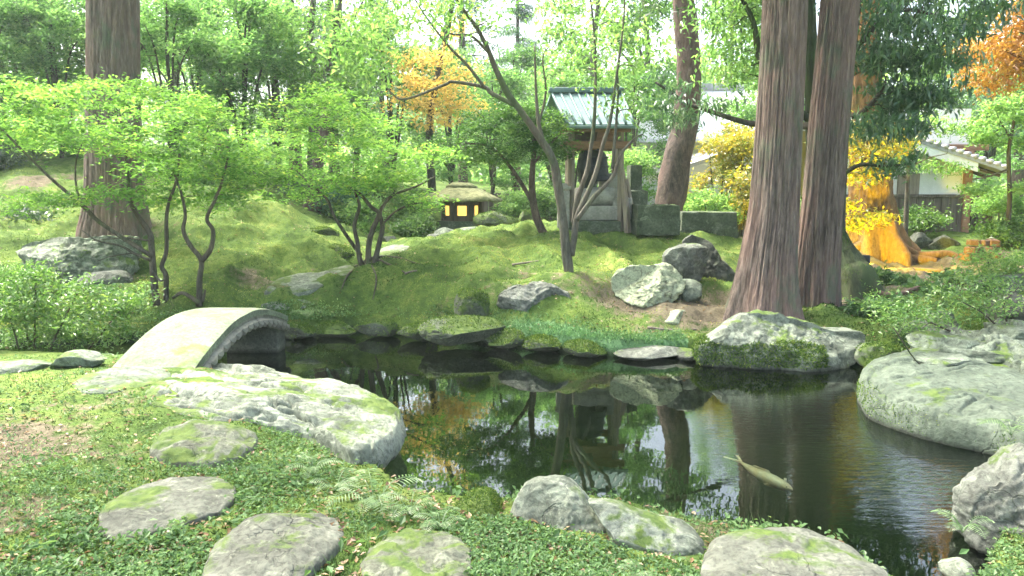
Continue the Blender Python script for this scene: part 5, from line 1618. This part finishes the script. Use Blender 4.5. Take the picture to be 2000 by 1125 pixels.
# ------------------------------------------------------------------ koi
def koi():
    b = onz(1490, 925, -.15)
    hd, tl = onz(1548, 957, -.15), onz(1432, 894, -.16)
    root = thing("koi_fish", b, "pale golden koi gliding just below the pond surface", "fish")
    ax = tl - hd; L = np.linalg.norm(ax); ax /= L
    sd = np.array((-ax[1], ax[0], 0)); up = np.array((0, 0, 1))
    ts = np.linspace(0, 1, 28)
    wd = np.interp(ts, [0, .04, .12, .3, .5, .75, .92, 1], [.004, .024, .042, .055, .05, .03, .014, .009]) * L / .8
    mb = MB(); V = []
    n = 18
    for t, w in zip(ts, wd):
        c = hd + ax * L * .86 * t + sd * .03 * math.sin(t * 3.0)
        for a in np.linspace(0, 2 * np.pi, n, endpoint=False):
            V.append(c + sd * w * math.cos(a) + up * w * .95 * math.sin(a))
    i = np.arange(27)[:, None] * n; j = np.arange(n)[None]; j2 = (j + 1) % n
    mb.add(V, np.stack([i + j, i + j2, i + n + j2, i + n + j], -1).reshape(-1, 4)); mb.build("body", M['koi_mat'], root, b)
    def fin(nm, p, d1, d2, th=.003):
        m2 = MB()
        m2.tube([p, p + d1 * .5 + d2 * .25, p + d1 + d2 * .1], (.012, .003), 5, 3); V = np.array([p, p + d1, p + d1 * .8 + d2, p + d2 * .5]); 
        m2.add(np.vstack([V, V + up * th]), [(0, 1, 2, 3), (4, 7, 6, 5), (0, 4, 5, 1), (1, 5, 6, 2), (2, 6, 7, 3), (3, 7, 4, 0)]); m2.build(nm, M['koi_mat'], root, b, smooth=False)
    te = hd + ax * L * .85
    fin("tail_fin", te, ax * .15 + sd * .05, ax * .02 + sd * .03); fin("tail_fin", te, ax * .15 - sd * .05, ax * .02 - sd * .03)
    sh_ = hd + ax * L * .2
    fin("pectoral_fin", sh_ + sd * .04 - up * .02, sd * .05 + ax * .05, ax * .03); fin("pectoral_fin", sh_ - sd * .05, -sd * .05 + ax * .05, ax * .03)
    m2 = MB(); p = hd + ax * L * .35; V = np.array([p + up * .04, p + ax * .2 + up * .025, p + ax * .18 + up * .032, p + ax * .02 + up * .05]); m2.add(np.vstack([V, V + sd * .006]), [(0, 1, 2, 3), (4, 7, 6, 5), (0, 4, 5, 1), (1, 5, 6, 2), (2, 6, 7, 3), (3, 7, 4, 0)]); m2.build("dorsal_fin", M['koi_mat'], root, b, smooth=False)
    for s in (-1, 1):
        e = hd + ax * L * .05 + sd * .022 * s + up * .012
        MB().lathe([(0, -.005), (.005, -.003), (.006, 0), (.005, .003), (0, .005)], 10, e).build("eye", M['bronze'], root, b)
koi()

# ------------------------------------------------------------------ shrubs and low plants
def shrub(name, label, base, pads, mat, nleaf, lsize, seed, stems=None, tilt=.5, droop=.15, spread=(.09, .05), cat="shrub", nsub=10, bark='dark_bark', group=None, twig=.006):
    base = np.asarray(base, float)
    if stems is None:
        stems = []
        r = np.random.default_rng(seed)
        for pd in pads[::2]:
            c = pd[0]
            stems.append(([base + (r.normal(0, .04), r.normal(0, .04), -.03), base * .5 + c * .5 + r.normal(0, .05, 3), c], twig * 2.2, twig))
    return make_tree(name, label, cat, base, stems, pads, mat, M[bark], nleaf, lsize, tilt, droop, spread, nsub, twig, seed, group, "foliage")

b = gp(60, 668, 8.6)
shrub("azalea_shrub", "light green azalea spilling over the water left of the bridge", b, padpx([(30, 560), (90, 570), (150, 575), (210, 585), (240, 600), (60, 610), (130, 615), (190, 620), (20, 620), (100, 650), (160, 655), (210, 655), (40, 665), (240, 580), (70, 540), (20, 590), (-60, 600)], 8.0, .25, .35, .1, .4, 121, 10), M['azalea'], 9000, (.055, .024), 122, spread=(.09, .05), twig=.007)
b = gp(20, 545, 10.6)
shrub("azalea_shrub", "pale shrub in front of the big cracked boulder at the left edge", b, padpx([(20, 530), (60, 540), (0, 560), (90, 550), (-40, 540)], 10.2, .25, .3, .1, .3, 124, 9), M['azalea'], 3000, (.05, .024), 125)
b = gp(1960, 640, 8.0)
shrub("azalea_shrub", "thin open azalea with bare branches over the slate pile at right", b, padpx([(1740, 610), (1780, 600), (1830, 615), (1880, 590), (1920, 600), (1960, 590), (1720, 590), (1850, 570), (1900, 640), (1990, 560), (1940, 560), (1800, 640), (1760, 640)], 7.8, .2, .3, .06, .4, 127, 8), M['azalea'], 3200, (.05, .02), 128,
      stems=[(pl(7.8, (1980, 660), (1900, 660), (1840, 640), (1780, 610)), .014, .006), (pl(7.6, (1990, 690), (1930, 620), (1880, 590)), .012, .005), (pl(7.0, (2010, 700), (1950, 745), (1880, 750), (1800, 715), (1745, 640)), .012, .005), (pl(7.7, (1980, 660), (1960, 600), (1990, 560)), .012, .005)])
b = gp(1960, 540, 10.4)
shrub("garden_shrub", "feathery low shrub over the mound-shaped rock at the right edge", b, padpx([(1930, 510), (1970, 500), (2000, 520), (1950, 530), (2030, 500), (1910, 540)], 10.2, .3, .35, .1, .3, 131, 9), M['airy'], 3200, (.05, .022), 132)
for k, (u, v, d, lab) in enumerate([(1715, 545, 11.2, "broad-leaved pale green plant nearest the dark stump"), (1760, 548, 11.0, "broad-leaved plant in the middle of the bare earth"), (1800, 560, 10.6, "broad-leaved plant below the thin dark log"), (1745, 600, 9.2, "low leafy plant on the bank behind the moss-topped stone"), (1690, 610, 9.4, "tiny leafy plant at the foot of the right-hand cedar"), (1860, 545, 11.2, "broad-leaved plant beside the glowing wood pile"), (1830, 590, 9.6, "leafy plant between the log and the azalea")]):
    b = gp(u, v, d)
    b0 = b.copy()
    shrub("leafy_plant", lab, b, [(b + (dx, dy, .09), .14, .14, .05, 5) for dx, dy in ((-.12, 0), (.12, .05), (0, -.1), (0, .12))], M['cover'], 320, (.13, .055), 140 + k, cat="plant", group="broad-leaved plants on the right bank", spread=(.07, .04), twig=.004)

for k, (u, v, d, w, h, mt, lab) in enumerate([
    (20, 320, 18.0, 150, 110, 'dark', "dark evergreen bush on the skyline of the left slope"), (130, 310, 18.5, 120, 110, 'mid', "green bush on the skyline left of the lone cedar"), (330, 330, 17.5, 130, 90, 'mid', "leafy bush on the skyline right of the lone cedar"), (-80, 340, 16.0, 160, 110, 'dark', "dark bush running out of the left edge of the slope"), (430, 345, 16.5, 100, 60, 'airy', "light bush on the crest of the left slope"),
    (690, 425, 16.0, 90, 60, 'airy', "light bush directly behind the centre maple stems"), (810, 445, 16.6, 60, 40, 'mid', "low bush at the left foot of the lit hut"), (600, 380, 18.5, 120, 70, 'dark', "dark bush behind the short reddish trunk"), (760, 380, 21.0, 140, 80, 'airy', "wide light bush beyond the end of the path"), (1075, 400, 19.0, 60, 50, 'mid', "green bush behind the stone post"),
    (30, 445, 13.0, 160, 60, 'dark', "dark low bush at the foot of the left slope"), (170, 430, 13.6, 90, 40, 'mid', "green bush beside the lone cedar base"), (90, 395, 15.5, 120, 50, 'dark', "shadowed bush behind the low left maple layer"),
    (790, 415, 18.5, 90, 90, 'mid', "bush left of the lit hut"), (655, 400, 17.0, 90, 70, 'needle', "bluish bush behind the centre maple stems"), (1020, 400, 19.0, 90, 50, 'airy', "light bush between the lit hut and the fence"),
    (1400, 330, 17.0, 110, 120, 'yellow', "tall yellow-green bush right of the curved pine"), (1455, 390, 15.5, 70, 110, 'yellow', "bright golden bush hugging the left side of the twin cedars"), (1395, 400, 16.0, 110, 50, 'airy', "low pale bush above the long dark block"),
    (1225, 340, 18.0, 90, 90, 'airy', "sunlit bush behind the standing slab"), (1450, 290, 16.5, 70, 110, 'yellow', "golden leaves high beside the left cedar"),
    (1800, 428, 16.6, 80, 24, 'mid', "green sprays in front of the plank wall"), (1950, 400, 16.0, 60, 40, 'airy', "fresh green bush at the corner of the house"), (1975, 460, 15.0, 90, 60, 'mid', "green bush below the far right tree"), (700, 440, 18.5, 90, 50, 'mid', "bush at the far end of the path")]):
    b = gp(u, v + h * .5, d)
    b[2] = min(b[2], at(u, v + h * .5, d)[2])
    W, H = w * d / FPX / 2, h * d / FPX / 2
    c = at(u, v, d)
    r = np.random.default_rng(160 + k)
    pads = [(c + r.uniform(-1, 1, 3) * (W * .75, .5, H * .75), W * .45, .35, H * .3, 9) for _ in range(9)]
    shrub("garden_bush", lab, b, pads, M[mt], int(2600 + w * 16), (.085, .042), 170 + k, cat="bush", spread=(.12, .07), twig=.009)

# slim trees near the house
b = gp(1770, 470, 15.6)
make_tree("young_tree", "slim straight young tree with a warm-lit stem before the white wall", "tree", b,
          [(pl(15.6, (1768, 472), (1771, 400), (1774, 330), (1776, 250), (1780, 190)), .055, .022), (pl(15.6, (1774, 330), (1810, 310), (1850, 300)), .02, .008), (pl(15.6, (1773, 350), (1740, 330), (1720, 320)), .02, .008)],
          padpx([(1810, 325), (1850, 330), (1770, 285), (1740, 310), (1850, 255), (1790, 235), (1840, 235), (1750, 265)], 15.6, .3, .4, .06, .3, 181, 8), M['airy'], M['grey_bark'], 1500, (.1, .04), .5, .4, (.13, .05), seed=182)
b = gp(1972, 440, 15.2)
make_tree("young_tree", "slender dark-stemmed tree with light layered leaves at the right edge", "tree", b,
          [(pl(15.2, (1968, 445), (1972, 380), (1970, 300), (1978, 250), (1985, 200)), .05, .022), (pl(15.2, (1974, 270), (1955, 240), (1945, 215)), .02, .008), (pl(15.2, (1970, 330), (1930, 345), (1900, 350)), .02, .008)],
          padpx([(1950, 210), (1990, 200), (1930, 240), (1970, 230), (2010, 235), (1950, 270), (1910, 255), (2000, 280), (1912, 372), (1985, 370)], 15.2, .3, .4, .08, .3, 185, 9), M['airy'], M['dark_bark'], 4500, (.09, .045), .4, .2, (.14, .04), seed=186)
# background maples and forks with traced trunks
b = gp(842, 400, 20)
make_tree("maple_tree", "pale orange maple glowing in the distance above the lit hut", "maple tree", b,
          [(pl(20, (846, 400), (838, 270), (845, 200), (862, 110), (880, 30), (890, -80)), .11, .05)],
          padpx([(790, 120), (830, 110), (870, 120), (900, 150), (800, 160), (850, 165), (890, 185), (820, 200), (870, 210), (840, 235), (910, 210), (790, 190), (880, 60)], 20, .5, .6, .16, .6, 191, 7), M['paleorange'], M['dark_bark'], 3400, (.12, .06), .5, .2, (.2, .09), seed=192)
b = gp(620, 420, 19)
make_tree("forest_tree", "forked grey tree with crossing limbs behind the centre maple", "tree", b,
          [(pl(19, (608, 420), (612, 250), (615, 150), (605, 80), (612, 0), (618, -80)), .14, .05), (pl(19, (613, 200), (650, 110), (660, 30), (665, -80)), .13, .07), (pl(19, (614, 160), (580, 155), (560, 140), (520, 90), (495, 30), (480, -40)), .08, .03), (pl(19, (640, 130), (680, 60), (710, 0)), .05, .02), (pl(19, (535, 250), (540, 170), (520, 90)), .09, .05)],
          padpx([(560, 60), (620, 40), (680, 90), (500, 20), (720, 40), (640, -60), (560, -80), (700, -60), (590, 110), (690, 130), (640, 160)], 19, .7, .8, .25, .9, 195, 9), M['airy'], M['grey_bark'], 5000, (.14, .07), .5, .2, (.28, .13), seed=196)
b = gp(606, 415, 16.5)
make_tree("forest_tree", "short reddish leaning trunk on the slope left of the centre maple", "tree", b,
          [(pl(16.5, (598, 425), (610, 370), (625, 300), (640, 200)), .15, .1), (pl(16.6, (615, 425), (628, 380), (650, 330)), .1, .06)], padpx([(620, 160), (660, 190), (600, 200)], 17, .6, .6, .2, .4, 198, 8), M['mid'], M['red_bark'] if 'red_bark' in M else M['pine_bark'], 2200, (.11, .05), .5, .2, (.22, .1), seed=199, stem_n=16)
b = gp(60, 300, 22)
make_tree("forest_tree", "leaning grey trunk with light leaves at the upper left edge", "tree", b,
          [(pl(21, (48, 330), (60, 160), (90, 100), (118, 40), (126, -40)), .13, .07), (pl(21, (130, 340), (134, 200), (128, 80), (124, 0)), .1, .06), (pl(21, (140, 175), (115, 140), (80, 110)), .05, .03), (pl(21, (8, 330), (6, 200), (2, 120)), .09, .06)],
          padpx([(20, 20), (60, 60), (20, 110), (100, 30), (140, 60), (40, 150), (150, 120), (10, 60), (110, 150), (60, 0), (150, -20), (-40, 80), (30, -60), (120, -80)], 21, .8, .9, .25, 1.0, 201, 10), M['airy'], M['grey_bark'], 9000, (.15, .08), .5, .2, (.3, .14), seed=203)

# ------------------------------------------------------------------ background wood: three kinds of tree, copied
def proto_broad():
    r = np.random.default_rng(301)
    base = np.zeros(3)
    stems = [([(0, 0, -.4), (.1, 0, 3), (-.1, .1, 6), (.1, 0, 9), (0, .1, 12)], .2, .05)]
    pads = []
    for k in range(34):
        z = r.uniform(2.4, 13)
        a = r.uniform(0, 2 * np.pi)
        rad = 2.9 * math.sin(np.clip((z - 1.2) / 12.5, .05, .95) * np.pi) ** .6
        q = rad * r.uniform(.45, 1)
        pads.append((np.array((math.cos(a) * q, math.sin(a) * q, z)), .95, .95, .38, 8))
    for k in range(7):
        p = pads[k * 4][0]
        stems.append(([(0, 0, p[2] - 1.6), p * (.5, .5, 1) - (0, 0, .5), p], .07, .02))
    return make_tree("forest_tree", "tall airy broadleaf tree", "tree", base, stems, pads, M['airy'], M['grey_bark'], 15000, (.18, .095), .5, .2, (.27, .12), seed=302, twig=.014, group="woodland behind the garden")
def proto_conifer():
    r = np.random.default_rng(311)
    base = np.zeros(3)
    root = thing("conifer_tree", base, "tall misty conifer", "conifer", "woodland behind the garden")
    tm, cm = MB(), MB()
    tm.tube([(0, 0, -.4), (0, 0, 4), (.05, 0, 9), (0, 0, 15)], (.24, .04), 10, 4)
    C = []
    for k in range(95):
        z = r.uniform(2.2, 15)
        a = r.uniform(0, 2 * np.pi)
        L = (2.7 * (1 - z / 17) + .3) * r.uniform(.6, 1.1)
        p0 = np.array((0, 0, z)); pe = np.array((math.cos(a) * L, math.sin(a) * L, z - .22 * L + r.uniform(-.2, .2)))
        pm = (p0 + pe) / 2 + (0, 0, .15)
        tm.tube([p0, pm, pe], (.03, .008), 4, 3, cap=False)
        for t in np.linspace(.3, 1, 8):
            c = p0 * (1 - t) + pe * t
            C.append(c + r.normal(size=(30, 3)) * (.2, .2, .1))
    C = np.vstack(C)
    tm.build("trunk", M['pine_bark'], root, base)
    leaf_cards(cm, C, .2, .04, .5, .4, r)
    cm.build("crown", M['needle'], root, base, smooth=False)
    return root
def proto_understory():
    r = np.random.default_rng(321)
    base = np.zeros(3)
    pads = []
    for k in range(22):
        z = r.uniform(.7, 4.6); a = r.uniform(0, 6.28); q = 1.5 * math.sin(np.clip(z / 5.2, .1, .95) * np.pi) ** .5 * r.uniform(.3, 1)
        pads.append((np.array((math.cos(a) * q, math.sin(a) * q, z)), .6, .6, .2, 8))
    stems = [([(0, 0, -.3), (.1, .1, 1.5), (0, .1, 3), (.1, 0, 4.5)], .08, .02)] + [([(0, 0, .6), p[0] * (.5, .5, .8), p[0]], .04, .012) for p in pads[::4]]
    return make_tree("understory_tree", "small leafy tree", "tree", base, stems, pads, M['light_mid'], M['dark_bark'], 10000, (.12, .06), .45, .15, (.2, .09), seed=323, twig=.011, group="woodland behind the garden")
PB, PC, PU = proto_broad(), proto_conifer(), proto_understory()
first = {}
WOOD = [
    (PC, 440, 24, 1.0, "dim conifer with a thick straight trunk between the lone cedar and the forked tree"), (PB, 360, 28, .75, "sunlit broad tree just right of the lone cedar"), (PC, 580, 29, 1.05, "pale straight conifer behind the forked grey tree"),
    (PC, 655, 30, .95, "brown-stemmed conifer at the right of the forked grey tree"), (PB, 20, 30, .8, "bright leafy tree at the far upper left"),
    (PB, 150, 36, .7, "airy tree in the gap left of the lone cedar"), (PC, 750, 38, .8, "faint blue-green conifer beside the bright sky gap"), (PC, 905, 33, .95, "misty conifer behind the pale orange maple"),
    (PB, 1160, 24, .72, "leafy tree rising behind the green metal roof"), (PB, 1255, 27, .85, "airy tree above the pale building's left end"), (PC, 1010, 36, .8, "faint conifer under the white sky gap"),
    (PB, 1420, 30, .62, "light tree over the ridge of the pale building"), (PB, 1700, 27, .6, "green tree behind the dark oak leaves"), (PB, 1850, 29, .62, "tall tree rising over the tiled house roof"),
    (PC, 1985, 24, .9, "blue-green conifer at the upper right edge"), (PU, 480, 18, .9, "dark leafy understory tree right of the slope crest"), (PU, 545, 21, 1.0, "pale leafy understory tree behind the left edge of the centre maple"),
    (PU, 770, 22, .95, "leafy small tree behind the centre maple's right side"), (PU, 1230, 21, .8, "small leafy tree right of the shelter roof"), (PU, 1930, 27, 1.2, "leafy tree growing beside the house eave"), (PU, 2040, 19, 1.05, "leafy tree beyond the slender dark-stemmed tree"),
    (PU, 340, 17, .8, "dark small tree on the slope right of the lone cedar"), (PU, 60, 19, .85, "dark small tree under the leaning grey trunk"), (PU, 960, 24, .9, "small tree behind the lit hut roof"), (PU, 1120, 23, .8, "small tree seen behind the well shelter posts"), (PU, 1500, 20, .9, "small tree seen beyond the left edge of the twin cedars"),
    (PU, 0, 17, .75, "dark small tree at the left edge behind the pale shrub"), (PU, 130, 18, .8, "dark small tree between the leaning grey trunk and the lone cedar"), (PU, 250, 20, .95, "dim small tree directly behind the lone cedar"), (PU, 400, 22, 1.0, "leafy small tree behind the thick dim conifer"),
    (PU, 885, 27, 1.1, "misty small tree behind the pale orange maple trunk"), (PU, 1000, 31, 1.2, "misty small tree between the lit hut and the cloud-pruned tree"), (PU, 700, 28, 1.1, "misty small tree beyond the centre maple's crown"), (PU, 1080, 29, 1.1, "misty small tree beyond the left edge of the shelter roof"),
    (PB, -150, 22, .9, "leafy tree past the left edge, mirrored in the pond channel"), (PB, 2200, 24, .9, "leafy tree past the right edge of the house")]
for i, (pr, u, d, s, lab) in enumerate(WOOD):
    p = at(u, 400, d)
    z = gz(p[0], p[1])
    rz = (i * 2.399) % 6.283
    s3 = (s, s, s * (.92 + .16 * ((i * 37) % 10) / 10))
    if pr.name not in first:
        first[pr.name] = 1
        pr.location = (p[0], p[1], z); pr.rotation_euler = (0, 0, rz); pr.scale = s3; pr["label"] = lab
    else:
        copy_thing(pr, (p[0], p[1], z), rz, s3, lab)
# far wood
r = np.random.default_rng(401)
C = []
for k in range(280):
    a = r.uniform(-.85, .85)
    d = r.uniform(42, 75)
    x = d * math.tan(a)
    h = r.uniform(1, 8.5) * d / 45
    if abs(a - .03) < .05 and h > 7 or abs(a + .16) < .05 and h > 6: continue
    zb = 2.5 + r.uniform(0, h)
    C.append(np.array((x, d, zb)) + r.normal(size=(190, 3)) * (2.2, 1.8, .9))
fw = MB(); leaf_cards(fw, np.vstack(C), .6, .3, .6, .2, r)
o = fw.build("far_wood", M['airy'], smooth=False)
tag(o, "faint far-off woodland mass fading behind the garden", "woodland", None, "stuff")

# ------------------------------------------------------------------ moss, ground plants, litter
def off_rocks(p):
    ok = np.ones(len(p), bool)
    for f in FOOT:
        lo, hi = f.min(0) - .01, f.max(0) + .01
        m = (p[:, 0] > lo[0]) & (p[:, 0] < hi[0]) & (p[:, 1] > lo[1]) & (p[:, 1] < hi[1])
        if m.any():
            idx = np.where(m)[0]
            ok[idx[seg_dist(p[idx], f) < .0]] = False
    return ok

r = np.random.default_rng(501)
def scatter(n, ymin, ymax, spread=.78, power=1.0):
    """points on the ground, denser towards the camera"""
    y = 1 / (r.uniform(1 / ymax, 1 / ymin, n)) if power else r.uniform(ymin, ymax, n)
    x = y * r.uniform(-spread, spread, n)
    return np.stack([x, y], 1)
# moss pile over mound and slope
p = scatter(330000, 7.6, 17)
sd = seg_dist(p, POND)
z = ground_z(p[:, 0], p[:, 1])
s = soil_mask(p[:, 0], p[:, 1]); tm_ = teal_mask(p[:, 0], p[:, 1])
ok = (sd > .03) & (z > .07) & (r.uniform(size=len(p)) > s * 1.1) & off_rocks(p)
ok1 = ok & (r.uniform(size=len(p)) > tm_)
ok2 = ok & ~ok1
P1 = np.c_[p[ok1], z[ok1]]
mb = MB()
rn = np.clip(.47 + .85 * fbm(P1, 1.0, 3, 61) + .75 * fbm(P1 * (1, 1.5, 1), 4, 3, 62) + r.normal(0, .13, len(P1)), 0, 1)
blades(mb, P1, .026, r, None, rn, .8, .3)
o = mb.build("moss_carpet", M['mossblade'], smooth=False); tag(o, "soft yellow-green moss covering the mound and slope", "moss", None, "stuff")
p = scatter(160000, 7.8, 11.0, .36)
sd = seg_dist(p, POND); z = ground_z(p[:, 0], p[:, 1]); tm_ = teal_mask(p[:, 0], p[:, 1])
ok = (sd > -.02) & (z > .04) & (r.uniform(size=len(p)) < tm_ * 1.3)
P2 = np.c_[p[ok], z[ok]]
mb = MB(); blades(mb, P2, .035, r, None, None, .8, .4)
o = mb.build("bank_moss", M['tealmoss'], smooth=False); tag(o, "blue-green moss fringe along the far water edge", "moss", None, "stuff")
# weeds hanging over the far water edge
p = scatter(60000, 7.6, 11.5, .62)
sd = seg_dist(p, POND); z = ground_z(p[:, 0], p[:, 1])
dn = fbm(np.c_[p, 0 * sd], 1.3, 3, 95)
ok = (sd > 0) & (sd < .3 + .25 * dn) & (z > .05) & (r.uniform(size=len(p)) < np.clip((dn + .12) * 2.2, 0.02, .9)) & (r.uniform(size=len(p)) > tm_[0] * 0)
pc = np.c_[p[ok], z[ok] + .03]
C = np.repeat(pc, 4, 0) + r.normal(size=(len(pc) * 4, 3)) * (.035, .035, .02)
mb = MB(); leaf_cards(mb, C, .042, .02, .5, .35, r, np.clip(.4 + .8 * fbm(C, 2.5, 2, 96) + r.normal(0, .15, len(C)), 0, 1))
o = mb.build("bank_weeds", M['cover'], smooth=False); tag(o, "leafy weeds and sprigs along the far water edge", "weeds", None, "stuff")
# near moss on left ground
p = scatter(120000, 2.6, 7.2, .85)
sd = seg_dist(p, POND); z = ground_z(p[:, 0], p[:, 1])
ok = (sd > .02) & off_rocks(p) & (r.uniform(size=len(p)) > soil_mask(p[:, 0], p[:, 1]) * .9)
P3 = np.c_[p[ok], z[ok]]
mb = MB(); blades(mb, P3, .018, r, None, np.clip(.35 + .5 * fbm(P3, 2, 3, 65) + r.normal(0, .15, len(P3)), 0, 1), .8, .35)
o = mb.build("near_moss", M['nearmoss'], smooth=False); tag(o, "thin moss between the stepping stones", "moss", None, "stuff")
# small leafy ground plants in the foreground: three kinds growing in clumps
mb = MB()
for n_, L_, W_, hgt, k_, th, sd_ in ((34000, .022, .013, .02, 5, .0, 71), (6500, .034, .019, .035, 5, .18, 76), (1300, .06, .028, .05, 4, .34, 79)):
    p = scatter(n_, 2.6, 7.0, .85)
    sd = seg_dist(p, POND)
    dn = fbm(np.c_[p, 0 * sd], 1.5, 4, sd_)
    z = ground_z(p[:, 0], p[:, 1])
    right = np.clip((p[:, 0] + 3.4) / 1.6, 0.25, 1)
    ok = (sd > .03) & off_rocks(p) & (r.uniform(size=len(p)) < np.clip((dn - th + .14) * 2.8, .03, 1) * right)
    pc = np.c_[p[ok], z[ok]]
    C = np.repeat(pc, k_, 0) + r.normal(size=(len(pc) * k_, 3)) * (L_ * .8, L_ * .8, L_ * .4) + (0, 0, hgt)
    tone = np.repeat(np.clip(.45 + .5 * fbm(pc, 1.6, 3, sd_ + 1) + r.normal(0, .14, len(pc)), 0, 1), k_)
    leaf_cards(mb, C, L_, W_, .45, .1, r, np.clip(tone + r.normal(0, .12, len(tone)), 0, 1))
p = scatter(16000, 2.6, 7.0, .85)
sd = seg_dist(p, POND); z = ground_z(p[:, 0], p[:, 1])
ok = (sd > .0) & off_rocks(p) & (fbm(np.c_[p, 0 * sd], 1.2, 3, 83) > .12)
blades(mb, np.c_[p[ok], z[ok]], .06, r, None, None, .6, .07)
o = mb.build("ground_plants", M['cover'], smooth=False); tag(o, "tiny leafy plants carpeting the ground around the stepping stones", "ground cover", None, "stuff")
# fallen leaves
p = np.vstack([scatter(5200, 2.6, 6.8, .85), scatter(3600, 8, 14)])
sd = seg_dist(p, POND); z = ground_z(p[:, 0], p[:, 1])
ok = (sd > .05)
pc = np.c_[p[ok], z[ok] + .012]
mb = MB(); leaf_cards(mb, pc, .04, .022, .25, 0, r)
o = mb.build("fallen_leaves", M['litter'], smooth=False); tag(o, "scattered dry fallen leaves on the ground", "leaf litter", None, "stuff")

# ferns
def fern(label, base, n, L, seed, group="ferns at the water edge"):
    r = np.random.default_rng(seed)
    root = thing("fern", base, label, "fern", group)
    for k in range(n):
        a = 2 * np.pi * k / n + r.normal(0, .3)
        l = L * r.uniform(.7, 1.15)
        dirh = np.array((math.cos(a), math.sin(a), 0))
        P = catmull([base, base + dirh * l * .35 + (0, 0, l * .42), base + dirh * l * .75 + (0, 0, l * .45), base + dirh * l + (0, 0, l * .28)], 6)
        mb = MB()
        mb.tube(P, (.003, .001), 4, 1, cap=False)
        m = len(P)
        C, yaw, ln = [], [], []
        sdv = np.array((-dirh[1], dirh[0], 0))
        Q = catmull(P, 2)
        for i in range(3, len(Q), 2):
            t = i / len(Q)
            w = l * .28 * math.sin(min(1, (t * 1.1)) * np.pi) ** .7 + .006
            for s in (-1, 1):
                d = sdv * s * .93 + dirh * .35; d /= np.linalg.norm(d)
                tip = Q[i] + d * w - (0, 0, w * .2)
                wd = dirh * l * .016
                mid = (Q[i] + tip) / 2 + (0, 0, w * .06)
                mb.add(np.array([Q[i], mid + wd, tip, mid - wd]), [(0, 1, 2, 3)], rnd=np.full(4, r.uniform(.2, 1)))
        mb.build("frond", M['fern'], root, base, smooth=False)
for k, (u, v, z_, n, L, lab) in enumerate([(730, 985, .33, 8, .26, "largest fern leaning over the water below the pale slab"), (800, 1000, .32, 7, .2, "pale fern at the tip of the near bank"), (610, 905, .38, 7, .16, "small fern under the pale slab's front edge"), (655, 950, .34, 6, .16, "small fern left of the largest fern"),
                                        (1245, 1085, .36, 6, .11, "little fern growing against the sloping pale rock"), (1975, 850, .3, 6, .22, "fern on the mossy side of the smooth shore rock"), (1880, 1040, .15, 5, .16, "fern hanging over the water beside the dark layered rock"),
                                        (180, 700, .45, 6, .18, "wispy fern by the small grey stone near the bridge"), (600, 620, .3, 7, .2, "fern tuft where the far bank meets the bridge"), (860, 1020, .34, 7, .15, "fern beside the bright moss cushion")]):
    b = onz(u, v, z_)
    g_ = gz(b[0], b[1])
    if g_ > .05: b[2] = g_
    fern(lab, b, n, L, 600 + k)

# ------------------------------------------------------------------ haze
def haze():
    m, nt, out = newmat("haze")
    v = N(nt, "ShaderNodeVolumePrincipled")
    v.inputs["Color"].default_value = (.82, .98, .95, 1)
    v.inputs["Density"].default_value = HAZE_D
    v.inputs["Anisotropy"].default_value = .35
    nt.links.new(v.outputs[0], out.inputs["Volume"])
    mb = MB(); mb.box((0, 70, 12), (420, 300, 26.5))
    o = mb.build("haze", m, smooth=False)
    o["kind"] = "stuff"
    o["label"] = "pale morning haze filling the garden air"
    o["category"] = "haze"
HAZE_D = .0011
haze()
